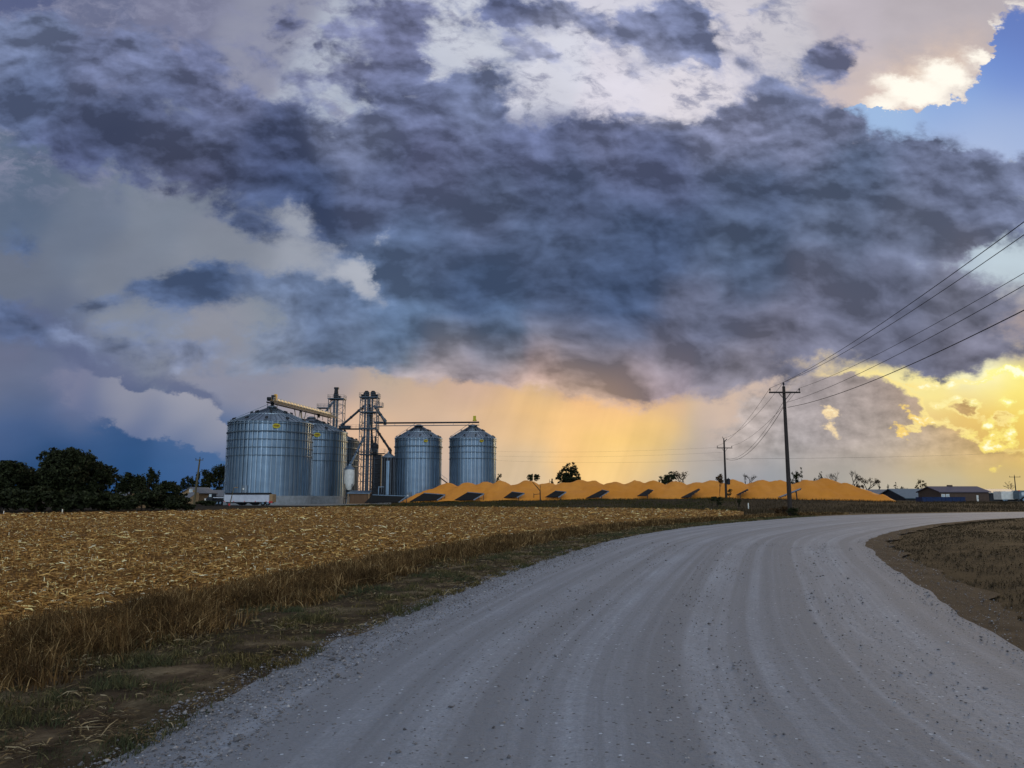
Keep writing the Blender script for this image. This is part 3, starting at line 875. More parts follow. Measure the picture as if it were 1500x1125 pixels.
m = Mat('gravel_road', 0.85, 0, 0.3)
uvv = m.co('UV')
ob = m.co('Object')
tracks = m.noise(m.co('UV', (1.0, 0.005, 1)), 1.25, 3, 0.55, 0.40, 0.60)
tr2 = m.noise(m.co('UV', (1.0, 0.010, 1)), 5.0, 3, 0.55, 0.35, 0.65)
patch = m.noise(ob, 0.35, 5, 0.6, 0.35, 0.65)
grit = m.noise(ob, 38.0, 4, 0.75, 0.30, 0.70)
grit2 = m.noise(ob, 9.0, 5, 0.7, 0.33, 0.67)
peb = m.cells(ob, 26.0, 'Color')
pebd = m.cells(ob, 26.0, 'Distance')
sep = m.n('ShaderNodeSeparateColor'); m.to(sep.inputs[0], peb)
brk = m.noise(m.co('UV', (1.0, 0.25, 1)), 0.8, 5, 0.65, 0.30, 0.70)          # tracks broken up by loose gravel
tracks = m.math('MULTIPLY_ADD', m.math('SUBTRACT', tracks, 0.5), m.math('MULTIPLY_ADD', brk, 0.75, 0.25), m.math('MULTIPLY_ADD', brk, 0.35, 0.33))
c = m.mix(tracks, (0.119, 0.130, 0.161), (0.451, 0.517, 0.650))
c = m.mix(m.math('MULTIPLY', tr2, 0.45), c, (0.180, 0.191, 0.229))
c = m.mix(m.math('MULTIPLY', patch, 0.40), c, (0.256, 0.269, 0.304))
c = m.mix(m.math('MULTIPLY', grit2, 0.50), c, (0.198, 0.227, 0.271))
c = m.mix(m.math('MULTIPLY', grit, 0.72), c, (0.151, 0.171, 0.203))
lightp = m.math('GREATER_THAN', sep.outputs[0], 0.982)
darkp = m.math('LESS_THAN', sep.outputs[1], 0.06)
c = m.mix(m.math('MULTIPLY', lightp, m.math('LESS_THAN', pebd, 0.35)), c, (0.466, 0.538, 0.652))
c = m.mix(m.math('MULTIPLY', darkp, m.math('LESS_THAN', pebd, 0.35)), c, (0.087, 0.094, 0.108))
m.color(c)
hgt = m.math('ADD', m.math('MULTIPLY', grit, 0.5), m.math('MULTIPLY', grit2, 0.8))
m.bump(hgt, 0.55, 0.03)
MT['road'] = m.m
EL = fray(ROAD_L, 0.17, 1.1, 3.0); ER = fray(ROAD_R, 0.09, 0.45, 9.0)


def ruts(P, t):
    """worn wheel tracks, loose ridges between them"""
    u = t[None, :]
    s = np.arange(P.shape[0])[:, None]
    z = 0.018 * np.cos(2 * np.pi * (u * 4.0 + 0.15 * np.sin(s * 0.01))) * np.sin(np.pi * u)
    return z + 0.02 * np.sin(np.pi * u) + 0.0


strip('road', ROAD_L, ROAD_R, 41, MT['road'], edges=(EL, ER), profile=ruts)

# ---- verge on the left and the bare shoulder inside the bend
def offset(P, d):
    t = np.gradient(P, axis=0); t /= np.linalg.norm(t, axis=1)[:, None]
    return P + np.stack([-t[:, 1], t[:, 0]], -1) * d


def lumps(amp, sc):
    def f(P, t):
        z = np.zeros(P.shape[:2])
        for i in range(P.shape[0]):
            for j in range(P.shape[1]):
                z[i, j] = amp * mnoise.fractal(Vector((P[i, j, 0] * sc, P[i, j, 1] * sc, 4.0)), 1.0, 2.0, 4)
        return z * np.sin(np.pi * t)[None, :] ** 0.5
    return f


m = Mat('trampled_verge', 0.95, 0, 0.1)
ob = m.co('Object')
a = m.noise(ob, 0.9, 5, 0.65, 0.38, 0.62)
b = m.noise(m.co('UV', (1.0, 0.25, 1)), 1.6, 5, 0.65, 0.36, 0.64)
f_ = m.noise(ob, 16.0, 5, 0.75, 0.30, 0.70)
c = m.ramp(a, [(0.0, (0.045, 0.032, 0.021)), (0.4, (0.105, 0.073, 0.047)), (0.7, (0.19, 0.140, 0.088)), (1.0, (0.34, 0.27, 0.17))])
c = m.mix(m.math('MULTIPLY', b, 0.55), c, (0.050, 0.046, 0.020))
c = m.mix(m.math('MULTIPLY', f_, 0.55), c, (0.022, 0.017, 0.011))
m.color(c); m.bump(f_, 0.9, 0.05)
MT['verge'] = m.m
V1 = offset(ROAD_L, 3.0)
strip('verge', V1, EL, 14, MT['verge'], profile=lumps(0.05, 0.8))

m = Mat('bare_dirt', 0.95, 0, 0.15)
ob = m.co('Object')
a = m.noise(ob, 1.1, 5, 0.6, 0.35, 0.65); f_ = m.noise(ob, 22.0, 4, 0.7, 0.3, 0.7)
c = m.mix(a, (0.044, 0.033, 0.024), (0.085, 0.066, 0.050))
c = m.mix(m.math('MULTIPLY', f_, 0.4), c, (0.035, 0.026, 0.020))
m.color(c); m.bump(f_, 0.8, 0.05)
MT['dirt'] = m.m
SH = fray(offset(ROAD_R, -0.85), 0.40, 0.5, 6.0)
strip('dirt_shoulder', ER, SH, 8, MT['dirt'], profile=lumps(0.03, 0.9))

# ---- harvested corn field
m = Mat('harvested_field', 0.95, 0, 0.1)
ob = m.co('Object')
a = m.noise(ob, 0.35, 5, 0.6, 0.35, 0.65); b = m.noise(ob, 3.5, 6, 0.7, 0.34, 0.66); f_ = m.noise(m.co('Object', (0.6, 1, 1)), 14.0, 5, 0.75, 0.32, 0.68)
c = m.ramp(b, [(0.0, (0.110, 0.051, 0.013)), (0.45, (0.278, 0.141, 0.037)), (0.75, (0.457, 0.244, 0.070)), (1.0, (0.676, 0.410, 0.140))])
c = m.mix(m.math('MULTIPLY', a, 0.45), c, (0.20, 0.105, 0.030))
c = m.mix(m.math('MULTIPLY', f_, 0.6), c, (0.050, 0.028, 0.012))
m.color(c); m.bump(f_, 0.9, 0.08)
MT['field'] = m.m
FE_P = [-3000, -600, 0, 300, 480, 560, 700, 850, 1000, 1060, 1110]
FE_D = [60, 66, 80, 99, 140, 148, 138, 126, 112, 100, 88]
FIELD_EDGE = offset(ROAD_L, 3.0)
fe_p = PW / 2 + F_PX * FIELD_EDGE[:, 0] / np.maximum(FIELD_EDGE[:, 1], 0.5)
ok = (FIELD_EDGE[:, 1] > 1.0) & (FIELD_EDGE[:, 1] < 84)
fe_p, fe_d = fe_p[ok], FIELD_EDGE[ok, 1]
cols = np.concatenate([np.linspace(-3400, 0, 40), np.linspace(10, 1085, 150)])
near = np.interp(cols, fe_p, fe_d); farr = np.maximum(np.interp(cols, FE_P, FE_D), near + 0.3)
tt = np.linspace(0, 1, 60) ** 1.6
Yf = near[:, None] * (1 - tt) + farr[:, None] * tt
Xf = (cols[:, None] - PW / 2) / F_PX * Yf
Zf = rise(Xf, Yf) + 0.02
I = np.arange(Xf.size).reshape(Xf.shape)
F = np.stack([I[:-1, :-1], I[1:, :-1], I[1:, 1:], I[:-1, 1:]], -1).reshape(-1, 4)
tag(link('field', fast_mesh('field', np.stack([Xf, Yf, Zf], -1).reshape(-1, 3), F), MT['field'], smooth=True), kind='structure')


def field_far(p): return np.interp(p, FE_P, FE_D)
def field_near(p): return np.interp(p, fe_p, fe_d)


# ---- pale yard of crushed stone in front of the bins
yard = []
for p in np.linspace(395, 575, 20):
    for d in (158.0, 160, 240):
        q = spot(p, d); yard.append((q.x, q.y, q.z + 0.03))
F = [(i * 3 + j, (i + 1) * 3 + j, (i + 1) * 3 + j + 1, i * 3 + j + 1) for i in range(19) for j in range(2)]
MT['yard'] = plain('crushed_stone_yard', (0.30, 0.30, 0.29), (0.18, 0.18, 0.17), 1.2, 0.9)
tag(link('yard', fast_mesh('yard', np.array(yard), np.array(F)), MT['yard']), kind='structure')


# ------------------------------------------------------------------ ground cover (nobody could count it)
def blades(name, P, h, w, lean, m, seg=2, label=None, cat=None, spread=1.0):
    """grass: every blade a bent, tapering strip standing at P"""
    n = len(P)
    az = rng.uniform(0, 2 * np.pi, n)
    la = rng.uniform(0, 2 * np.pi, n)
    ln = np.abs(rng.normal(0, lean, n)) * h
    sx, sy = np.cos(az) * w / 2, np.sin(az) * w / 2
    L = np.stack([np.cos(la) * ln, np.sin(la) * ln], -1)
    vs = []
    for k in range(seg + 1):
        t = k / seg
        c = np.stack([P[:, 0] + L[:, 0] * t ** 1.8, P[:, 1] + L[:, 1] * t ** 1.8, P[:, 2] + h * (t - 0.18 * t * t * (ln / np.maximum(h, 1e-3)))], -1)
        q = (1 - t) ** 0.7
        if k < seg:
            vs.append(c - np.stack([sx * q, sy * q, 0 * sx], -1)); vs.append(c + np.stack([sx * q, sy * q, 0 * sx], -1))
        else:
            vs.append(c)
    V = np.stack(vs, 1)
    kk = V.shape[1]
    base = (np.arange(n) * kk)[:, None]
    F = []
    for k in range(seg):
        if k < seg - 1:
            F.append(base + np.array([[2 * k, 2 * k + 1, 2 * k + 3]])); F.append(base + np.array([[2 * k, 2 * k + 3, 2 * k + 2]]))
        else:
            F.append(base + np.array([[2 * k, 2 * k + 1, 2 * k + 2]]))
    F = np.concatenate(F)
    tint = np.repeat(rng.uniform(0, 1, n), kk)
    o = link(name, fast_mesh(name, V.reshape(-1, 3), F, tint=tint), m)
    return tag(o, label, cat, kind='stuff')


def grass_mat(name, stops, patch=None, pscale=0.5):
    m = Mat(name, 0.9, 0, 0.1)
    c = m.ramp(m.attr(), stops)
    if patch:
        f = m.noise(m.co('Object'), pscale, 4, 0.6, 0.42, 0.58)
        c = m.mix(m.math('MULTIPLY', f, 0.75), c, patch)
    m.color(c)
    return m.m


MT['tall_grass'] = grass_mat('dead_tall_grass', [(0, (0.043, 0.024, 0.010)), (0.45, (0.129, 0.074, 0.028)), (0.82, (0.245, 0.150, 0.059)), (1, (0.514, 0.360, 0.171))], (0.035, 0.021, 0.009), 1.2)
MT['short_grass'] = grass_mat('short_verge_grass', [(0, (0.030, 0.028, 0.012)), (0.5, (0.085, 0.070, 0.028)), (0.85, (0.17, 0.13, 0.05)), (1, (0.30, 0.24, 0.11))], (0.045, 0.062, 0.034), 0.55)
MT['bank_grass'] = grass_mat('dark_bank_grass', [(0, (0.010, 0.015, 0.004)), (0.6, (0.030, 0.038, 0.010)), (1, (0.075, 0.070, 0.022))], (0.085, 0.060, 0.022), 0.05)
MT['dry_grass'] = grass_mat('dark_dry_grass', [(0, (0.030, 0.022, 0.013)), (0.6, (0.060, 0.044, 0.025)), (0.93, (0.095, 0.070, 0.040)), (1, (0.17, 0.125, 0.07))], (0.034, 0.025, 0.014), 0.25)


def litter(P, ln, w, tintpow=1.0):
    n = len(P)
    yaw = rng.normal(0.25, 0.9, n)
    pitch = rng.normal(0, 0.16, n); roll = rng.normal(0, 0.45, n)
    dx = np.stack([np.cos(yaw) * np.cos(pitch), np.sin(yaw) * np.cos(pitch), np.sin(pitch)], -1) * (ln / 2)[:, None]
    dy = np.stack([-np.sin(yaw) * np.cos(roll), np.cos(yaw) * np.cos(roll), np.sin(roll)], -1) * (w / 2)[:, None]
    up = np.abs(np.sin(pitch)) * ln / 2 + np.abs(np.sin(roll)) * w / 2 + rng.uniform(0.0, 0.05, n)
    C = P + np.stack([0 * up, 0 * up, up], -1)
    bow = np.stack([0 * up, 0 * up, rng.uniform(0, 0.16, n) * ln], -1)
    V = np.stack([C - dx - 0.6 * dy, C - dx + 0.6 * dy, C + dy + bow, C - dy + bow, C + dx - 0.25 * dy, C + dx + 0.25 * dy], 1)
    b = (np.arange(n) * 6)[:, None]
    F = np.concatenate([b + np.array([[0, 3, 2, 1]]), b + np.array([[3, 4, 5, 2]])])
    return V.reshape(-1, 3), F, np.repeat(rng.uniform(0, 1, n) ** tintpow, 6)


def vnoise(P, sc, seed=0.0):
    return np.array([mnoise.noise(Vector((p[0] * sc, p[1] * sc, seed))) for p in P])


def along(P, n, lo, hi, pw=1.0, smin=2.0, smax=100.0):
    """random places beside a curve: offsets lo..hi to its left, more of them near the viewer"""
    d = np.gradient(P, axis=0); s = np.concatenate([[0], np.cumsum(np.linalg.norm(np.diff(P, axis=0), axis=1))])
    s0 = s[np.argmin(np.abs(P[:, 1]) + (P[:, 0] > 0) * 0)]
    u = s0 + smin * (smax / smin) ** (rng.uniform(0, 1, n) ** pw)
    x = np.interp(u, s, P[:, 0]); y = np.interp(u, s, P[:, 1])
    tx = np.interp(u, s, d[:, 0]); ty = np.interp(u, s, d[:, 1]); l = np.hypot(tx, ty)
    o = rng.uniform(lo, hi, n)
    X, Y = x - ty / l * o, y + tx / l * o
    return np.stack([X, Y, rise(X, Y)], -1), u - s0


# tall dead grass between verge and field
P, s = along(ROAD_L, 110000, 1.7, 4.7, 0.95, 1.2, 90)
off = distance = None
nz = vnoise(P, 0.8, 2.0) + 0.7 * vnoise(P, 2.6, 5.0)
lo_ = np.array([np.min((ROAD_L[::3, 0] - p[0]) ** 2 + (ROAD_L[::3, 1] - p[1]) ** 2) for p in P[:, :2]]) ** 0.5
core = np.clip((lo_ - 1.7) / 1.1, 0, 1) * np.clip((4.9 - lo_) / 0.9, 0, 1)
keep = nz + 1.1 * core > rng.uniform(-0.1, 1.15, len(P))
P, s, nz, core = P[keep], s[keep], nz[keep], core[keep]
h = np.clip((0.09 + 0.16 * core) * (1.0 + 0.75 * nz) + rng.normal(0, 0.07, len(P)), 0.05, 0.75) * np.interp(s, [0, 50, 90], [1, 0.95, 0.8])
blades('tall_grass', P, h, 0.0055 + 0.0009 * s, 0.95, MT['tall_grass'], 3, 'band of dead brown tall grass between gravel road and stubble field', 'grass')

# short tufts on the verge
P, s = along(ROAD_L, 260000, -0.12, 3.0, 1.0, 1.0, 80)
nz = vnoise(P, 1.1, 12.0) + 0.7 * vnoise(P, 3.4, 8.0) + 0.25 * vnoise(P, 9.0, 3.0)
keep = nz > rng.uniform(-0.25, 0.6, len(P))
P, s, nz = P[keep], s[keep], nz[keep]
blades('verge_grass', P, np.clip(0.035 + 0.085 * nz + rng.normal(0, 0.025, len(P)), 0.015, 0.20), 0.0035 + 0.0008 * s, 1.1, MT['short_grass'], 2, 'short patchy green and straw grass on the road verge', 'grass')

# dead straw lying on the verge
def litter_at(P, ln, w, name, m, label, cat, pw=1.0):
    V, F, T = litter(P, ln, w, pw)
    return tag(link(name, fast_mesh(name, V, F, tint=T), m), label, cat, kind='stuff')


P, s = along(ROAD_L, 80000, -0.1, 3.3, 0.9, 1.0, 50)
nz = vnoise(P, 1.4, 41.0) + 0.8 * vnoise(P, 4.0, 43.0)
keep = nz > rng.uniform(-0.1, 0.7, len(P))
P, s = P[keep], s[keep]
m = Mat('dead_straw', 0.85, 0, 0.1)
m.color(m.ramp(m.attr(), [(0, (0.035, 0.022, 0.012)), (0.5, (0.10, 0.070, 0.036)), (0.85, (0.22, 0.165, 0.085)), (1, (0.36, 0.30, 0.19))]))
MT['straw'] = m.m
litter_at(P, rng.lognormal(-2.85, 0.5, len(P)) * (1 + s * 0.02), rng.uniform(0.003, 0.010, len(P)) * (1 + s * 0.08), 'dead_straw', MT['straw'], 'dead straw and leaf scraps lying on the road verge', 'straw')

# grass inside the bend on the right
P, s = along(ROAD_R, 170000, -24.0, -0.45, 0.9, 3.0, 110)
P[:, 2] += inside_bend(P[:, 0], P[:, 1]) - 0.05
nz = vnoise(P, 0.35, 22.0) + 0.7 * vnoise(P, 1.3, 28.0)
keep = nz > rng.uniform(-0.9, 0.8, len(P))
P, s, nz = P[keep], s[keep], nz[keep]
blades('roadside_grass', P, np.clip(0.035 + 0.06 * nz + rng.normal(0, 0.018, len(P)), 0.015, 0.15), 0.006 + 0.0010 * s, 1.0, MT['dry_grass'], 2, 'dark dry grass filling the inside of the bend', 'grass')

# dark rough grass beyond the road and on the bank below the grain
n = 60000
pp = rng.uniform(480, 1750, n)
dd = rng.uniform(0, 1, n)
lo_d = np.where(pp < 1085, field_far(pp) - 1, np.interp(pp, [1085, 1150, 1250, 1350, 1500, 1750], [76, 74, 82, 90, 98, 110]))
hi_d = np.interp(pp, [480, 600, 800, 1060, 1330, 1750], [156, 166, 156, 146, 136, 150])
Yb = lo_d + (hi_d - lo_d) * dd
Xb = (pp - PW / 2) / F_PX * Yb
P = np.stack([Xb, Yb, rise(Xb, Yb) - 0.06], -1)
nz = vnoise(P, 0.12, 31.0) + 0.5 * vnoise(P, 0.5, 33.0)
keep = nz > rng.uniform(-0.9, 0.4, n)
P, nz, pp = P[keep], nz[keep], pp[keep]
hb = np.clip(0.22 + 0.22 * nz + rng.normal(0, 0.08, len(P)), 0.06, 0.8)
sel = pp < 1075
blades('bank_grass', P[sel], hb[sel], np.full(sel.sum(), 0.07), 0.5, MT['bank_grass'], 2, 'dark green grass on the low bank below the corn pile', 'grass')
blades('far_grass', P[~sel], hb[~sel] * 1.2, np.full((~sel).sum(), 0.06), 0.5, MT['dry_grass'], 2, 'brown rough grass on the far side of the road bend', 'grass')


# corn stubble: flattened leaves, husks and short stalks
def field_points(n, y0, y1, p0=-120, p1=1080, pw=1.0):
    p = rng.uniform(p0, p1, n * 4)
    y = y0 * (y1 / y0) ** rng.uniform(0, 1, n * 4)
    ok = (y > field_near(p) + 0.2) & (y < field_far(p) - 0.5)
    p, y = p[ok], y[ok]
    cl = np.array([mnoise.noise(Vector(((a - 750) / F_PX * b * 0.55, b * 0.35, 3.3))) + 0.6 * mnoise.noise(Vector(((a - 750) / F_PX * b * 1.9, b * 1.3, 8.1))) for a, b in zip(p, y)])
    k = cl > rng.uniform(-0.75, 0.55, len(p))
    p, y = p[k][:n], y[k][:n]
    x = (p - PW / 2) / F_PX * y
    return np.stack([x, y, rise(x, y) + 0.02], -1)


parts = [(field_points(34000, 5, 30), 1.0), (field_points(38000, 25, 70), 1.4), (field_points(30000, 60, 150), 2.2)]
Vs, Fs, Ts, off = [], [], [], 0
for P, k in parts:
    n = len(P)
    V, F, T = litter(P, rng.lognormal(-2.15, 0.45, n) * k, rng.uniform(0.010, 0.028, n) * k * (1 + 0.25 * k), 1.35)
    Vs.append(V); Fs.append(F + off); Ts.append(T); off += len(V)
m = Mat('corn_residue', 0.8, 0, 0.2)
m.color(m.ramp(m.attr(), [(0, (0.153, 0.074, 0.017)), (0.5, (0.340, 0.176, 0.044)), (0.82, (0.644, 0.378, 0.117)), (0.94, (0.850, 0.737, 0.333)), (1, (0.850, 0.850, 0.667))]))
MT['residue'] = m.m
tag(link('corn_residue', fast_mesh('corn_residue', np.concatenate(Vs), np.concatenate(Fs), tint=np.concatenate(Ts)), MT['residue']),
    'straw coloured leaves and husks littering the harvested field', 'stubble', kind='stuff')
# standing stubs in rows
P = field_points(16000, 6, 110)
P[:, 0] = np.round((P[:, 0] - 0.2 * P[:, 1]) / 0.76) * 0.76 + 0.2 * P[:, 1] + rng.normal(0, 0.05, len(P))
P[:, 2] = rise(P[:, 0], P[:, 1])
pb = PW / 2 + F_PX * P[:, 0] / P[:, 1]
P = P[(P[:, 1] > field_near(pb) + 0.3) & (P[:, 1] < field_far(pb) - 0.3)]
blades('corn_stubs', P, rng.uniform(0.05, 0.17, len(P)), 0.022 + 0.0007 * P[:, 1], 0.35, MT['residue'], 2, 'short cut corn stalks standing in rows on the field', 'stubble')


# loose stones on the road and its edges
def stones(name, P, size, m, label, cat):
    n = len(P)
    base = np.array([(0, 0, 1), (1, 0, 0), (0, 1, 0), (-1, 0, 0), (0, -1, 0), (0, 0, -1)], float)
    F0 = np.array([(0, 1, 2), (0, 2, 3), (0, 3, 4), (0, 4, 1), (5, 2, 1), (5, 3, 2), (5, 4, 3), (5, 1, 4)])
    a = rng.uniform(0, 2 * np.pi, n)
    jit = rng.uniform(0.6, 1.3, (n, 6, 3))
    B = base[None] * jit + rng.normal(0, 0.12, (n, 6, 3))
    c, s_ = np.cos(a), np.sin(a)
    x = B[..., 0] * c[:, None] - B[..., 1] * s_[:, None]; y = B[..., 0] * s_[:, None] + B[..., 1] * c[:, None]
    V = np.stack([x, y, B[..., 2] * 0.6], -1) * size[:, None, None] + P[:, None, :]
    V[..., 2] += (size * 0.2)[:, None]
    F = ((np.arange(n) * 6)[:, None, None] + F0[None]).reshape(-1, 3)
    o = link(name, fast_mesh(name, V.reshape(-1, 3), F, tint=np.repeat(rng.uniform(0, 1, n), 6)), m)
    return tag(o, label, cat, kind='stuff')


m = Mat('loose_gravel', 0.9, 0, 0.25)
m.color(m.ramp(m.attr(), [(0, (0.085, 0.083, 0.09)), (0.5, (0.18, 0.178, 0.19)), (0.9, (0.29, 0.285, 0.30)), (1, (0.46, 0.46, 0.48))]))
MT['gravel'] = m.m
n = 42000
y = 2.5 * (30 / 2.5) ** (rng.uniform(0, 1, n) ** 0.9)
xl = np.interp(y, ROAD_L[:, 1], ROAD_L[:, 0]); xr = np.interp(y, ROAD_R[:200, 1], ROAD_R[:200, 0])
t = rng.uniform(0, 1, n)
edge = rng.uniform(0, 1, n) < 0.45
t[edge] = np.abs(rng.normal(0, 0.08, edge.sum())) - 0.035
nz = vnoise(np.stack([t * 9, y * 0.35], -1), 1.0, 61.0)
kk = (nz > rng.uniform(-0.6, 0.5, n)) | edge
y, t, edge, xl, xr = y[kk], t[kk], edge[kk], xl[kk], xr[kk]; n = len(y)
P = np.stack([xl + (xr - xl) * t, y, 0.018 * np.cos(2 * np.pi * t * 4) * np.sin(np.pi * np.clip(t, 0, 1)) + 0.02 * np.sin(np.pi * np.clip(t, 0, 1))], -1)
size = np.clip(rng.lognormal(-5.2, 0.55, n), 0.003, 0.024) * np.interp(y, [2, 12, 30], [0.8, 1.2, 1.8])
# spilt stones on the bare shoulder inside the bend
nr = 5000
Q_, s_ = along(ROAD_R, nr, -0.9, 0.35, 0.9, 3.0, 45)
Q_ = Q_[np.abs(rng.normal(0, 0.5, nr)) < 0.8]
Q_[:, 2] += 0.015
P = np.concatenate([P, Q_]); size = np.concatenate([size, np.clip(rng.lognormal(-4.9, 0.5, len(Q_)), 0.004, 0.03)])
# a crumbling windrow of coarser stones along the left edge
ne = 9000
Q_, s_ = along(ROAD_L, ne, -0.75, 0.30, 0.9, 1.0, 40)
w_ = vnoise(Q_, 1.3, 71.0) + 0.6 * vnoise(Q_, 4.0, 73.0)
kq = w_ > rng.uniform(-0.5, 0.5, ne); Q_ = Q_[kq]; Q_[:, 2] += 0.012
P = np.concatenate([P, Q_]); size = np.concatenate([size, np.clip(rng.lognormal(-4.75, 0.5, len(Q_)), 0.004, 0.034)])
stones('loose_gravel', P, size, MT['gravel'], 'loose gravel stones lying on the road and along its edges', 'gravel')
# ------------------------------------------------------------------ grain bins
def pz(px, py, y): return at(px, py, y)


def bin_parts(root, rad, z_base, z_eave, z_apex, n_ring, ring_gap, sign_az, rib_n, hill=0.0):
    """foundation, ribbed wall, wind rings, conical roof with vents, sign, door, ladder"""
    c = ORIGIN[root]
    w = MB()
    tiers = 9
    prof = []
    hz = (z_eave - z_base) / tiers
    for k in range(tiers):
        r = rad - 0.012 * k
        prof += [(r, z_base + k * hz), (r, z_base + (k + 1) * hz - 0.06), (r + 0.03, z_base + (k + 1) * hz - 0.05), (r + 0.03, z_base + (k + 1) * hz)]
    w.lathe(c, prof, 72)
    wall = w.build('wall', MT['galv'], root, smooth=True)
    s = MB()
    for i in range(rib_n):                                   # upright stiffeners bolted round the wall
        a = 2 * math.pi * i / rib_n
        q = Matrix.Rotation(a, 3, 'Z')
        s.box(c + q @ Vector((rad + 0.06, 0, (z_base + z_eave) / 2)), (0.24, 0.17, z_eave - z_base - 0.1), mat=q)
    s.build('stiffeners', MT['stiff'], root)
    for k in range(n_ring):
        z = z_eave - 0.55 - k * ring_gap
        rr = 0.07 if k != 1 else 0.13
        ring = MB()
        ring.lathe(c, [(rad + 0.17, z - rr), (rad + 0.17 + 2 * rr, z - rr), (rad + 0.14 + 2 * rr, z + rr), (rad + 0.14, z + rr), (rad + 0.14, z - rr)], 60)
        ring.build('wind_ring', MT['galv_ring_shade'], root)
    fd = MB()
    fd.lathe(c, [(rad + 0.30, -0.2), (rad + 0.30, z_base - 0.03), (rad + 0.22, z_base + 0.02), (rad - 0.3, z_base + 0.02)], 60)
    fd.build('foundation', MT['concrete'], root, smooth=True)
    rf = MB()
    er = rad + 0.32
    rc = 0.95
    zc = z_apex - 0.25
    slope = (zc - z_eave) / (er - rc)
    rf.lathe(c, [(er, z_eave - 0.10), (er, z_eave + 0.02), (rc, zc), (rc, zc + 0.25), (0.02, zc + 0.32)], 72)
    roof = rf.build('roof', MT['galv_roof'], root, smooth=True)
    rb = MB()
    for i in range(44):
        a = 2 * math.pi * i / 44
        d = Vector((math.cos(a), math.sin(a), 0))
        rb.bar(c + d * (er - 0.02) + Vector((0, 0, z_eave + 0.07)), c + d * (rc + 0.05) + Vector((0, 0, zc + 0.05)), 0.10, 0.20)
    for fr in (0.52,):
        r_ = er + (rc - er) * fr
        rb.lathe(c, [(r_ + 0.1, z_eave + slope * (er - r_) - 0.02), (r_ + 0.1, z_eave + slope * (er - r_) + 0.12), (r_ - 0.1, z_eave + slope * (er - r_) + 0.2)], 60)
    rb.build('roof_ribs', MT['stiff'], roof)
    for (fr, n) in ((0.10, 12), (0.60, 8)):                  # roof vents
        for i in range(n):
            a = 2 * math.pi * (i + 0.35) / n
            q = Matrix.Rotation(a, 3, 'Z')
            r_ = er + (rc - er) * fr
            v = MB()
            p = c + q @ Vector((r_, 0, z_eave + slope * (er - r_) + 0.22))
            k = rad / 9.4 * 0.72
            v.prism([p + q @ Vector((0.55 * k, -0.4 * k, -0.1)), p + q @ Vector((0.55 * k, 0.4 * k, -0.1)), p + q @ Vector((0.45 * k, 0.4 * k, 0.38 * k)), p + q @ Vector((0.45 * k, -0.4 * k, 0.38 * k))], q @ Vector((-0.9 * k, 0, 0.2)))
            v.build('roof_vent', MT['dark_steel'], roof)
    cap = MB()
    cap.lathe(c, [(rc + 0.25, zc + 0.22), (rc + 0.25, zc + 0.34), (0.6, zc + 0.62), (0.02, zc + 0.68)], 24)
    cap.build('roof_cap', MT['galv_dark'], root, smooth=True)
    # oval sign on the top tier
    q = Matrix.Rotation(sign_az, 3, 'Z')
    k = rad / 9.4
    sc = c + q @ Vector((rad + 0.34, 0, z_eave - 0.95 * k - 0.25))
    sg = MB()
    oval = [sc + q @ Vector((0, 0.86 * k * math.cos(t), 0.54 * k * math.sin(t))) for t in np.linspace(0, 2 * math.pi, 28, endpoint=False)]
    sg.prism(oval, q @ Vector((0.06, 0, 0)))
    sign = sg.build('sign', MT['yellow'], root)
    br = MB()
    for yy in (-0.5, 0.5):
        pass
    br.box(sc + q @ Vector((-0.12, 0, 0)), (0.22, 1.2 * k, 0.10), mat=q)
    br.build('bracket', MT['dark_steel'], sign)
    lt = MB()                                                # the lettering is too small to read: short dark strokes
    for (yy, ww, h0) in ((-0.56, 0.17, 0.34), (-0.31, 0.16, 0.38), (-0.06, 0.17, 0.38), (0.19, 0.16, 0.38), (0.43, 0.18, 0.34)):
        lt.box(sc + q @ Vector((0.075, yy * k + 0.05 * k, 0.03)), (0.03, ww * k, h0 * k), mat=q)
    lt.build('lettering', MT['red_ink'], sign)
    # door and ladder
    q = Matrix.Rotation(R(-104), 3, 'Z')
    dr = MB()
    p = c + q @ Vector((rad + 0.09, 0, z_base + 1.5))
    dr.box(p, (0.16, 1.3, 1.6), mat=q)
    door = dr.build('door', MT['galv_dark'], root)
    hd = MB(); hd.box(p + q @ Vector((0.11, -0.3, 0)), (0.06, 0.35, 0.35), mat=q); hd.build('handle', MT['white'], door)
    q = Matrix.Rotation(R(-160), 3, 'Z')
    ld = MB()
    for yy in (-0.22, 0.22):
        ld.bar(c + q @ Vector((rad + 0.28, yy, 0.3)), c + q @ Vector((rad + 0.28, yy, z_eave + 0.2)), 0.05)
        ld.bar(c + q @ Vector((er + 0.05, yy, z_eave + 0.3)), c + q @ Vector((rc, yy, zc + 0.9)), 0.06, 0.06)
    zz = 0.5
    while zz < z_eave:
        ld.bar(c + q @ Vector((rad + 0.28, -0.22, zz)), c + q @ Vector((rad + 0.28, 0.22, zz)), 0.03); zz += 0.4
    ld.build('ladder', MT['galv_dark'], root)


GB = 'corrugated steel grain bins'
SA = R(-66)
def big_bin(px, y, label, first=None):
    c = spot(px, y); c.z = 0
    if first is None:
        t = thing('grain_bin', label, 'grain bin', c, GB)
        bin_parts(t, 9.35, 2.0, 18.6, 22.6, 5, 1.78, SA, 56)
        return t
    t = copy_tree(first); t.location = c; t['label'] = label
    return t


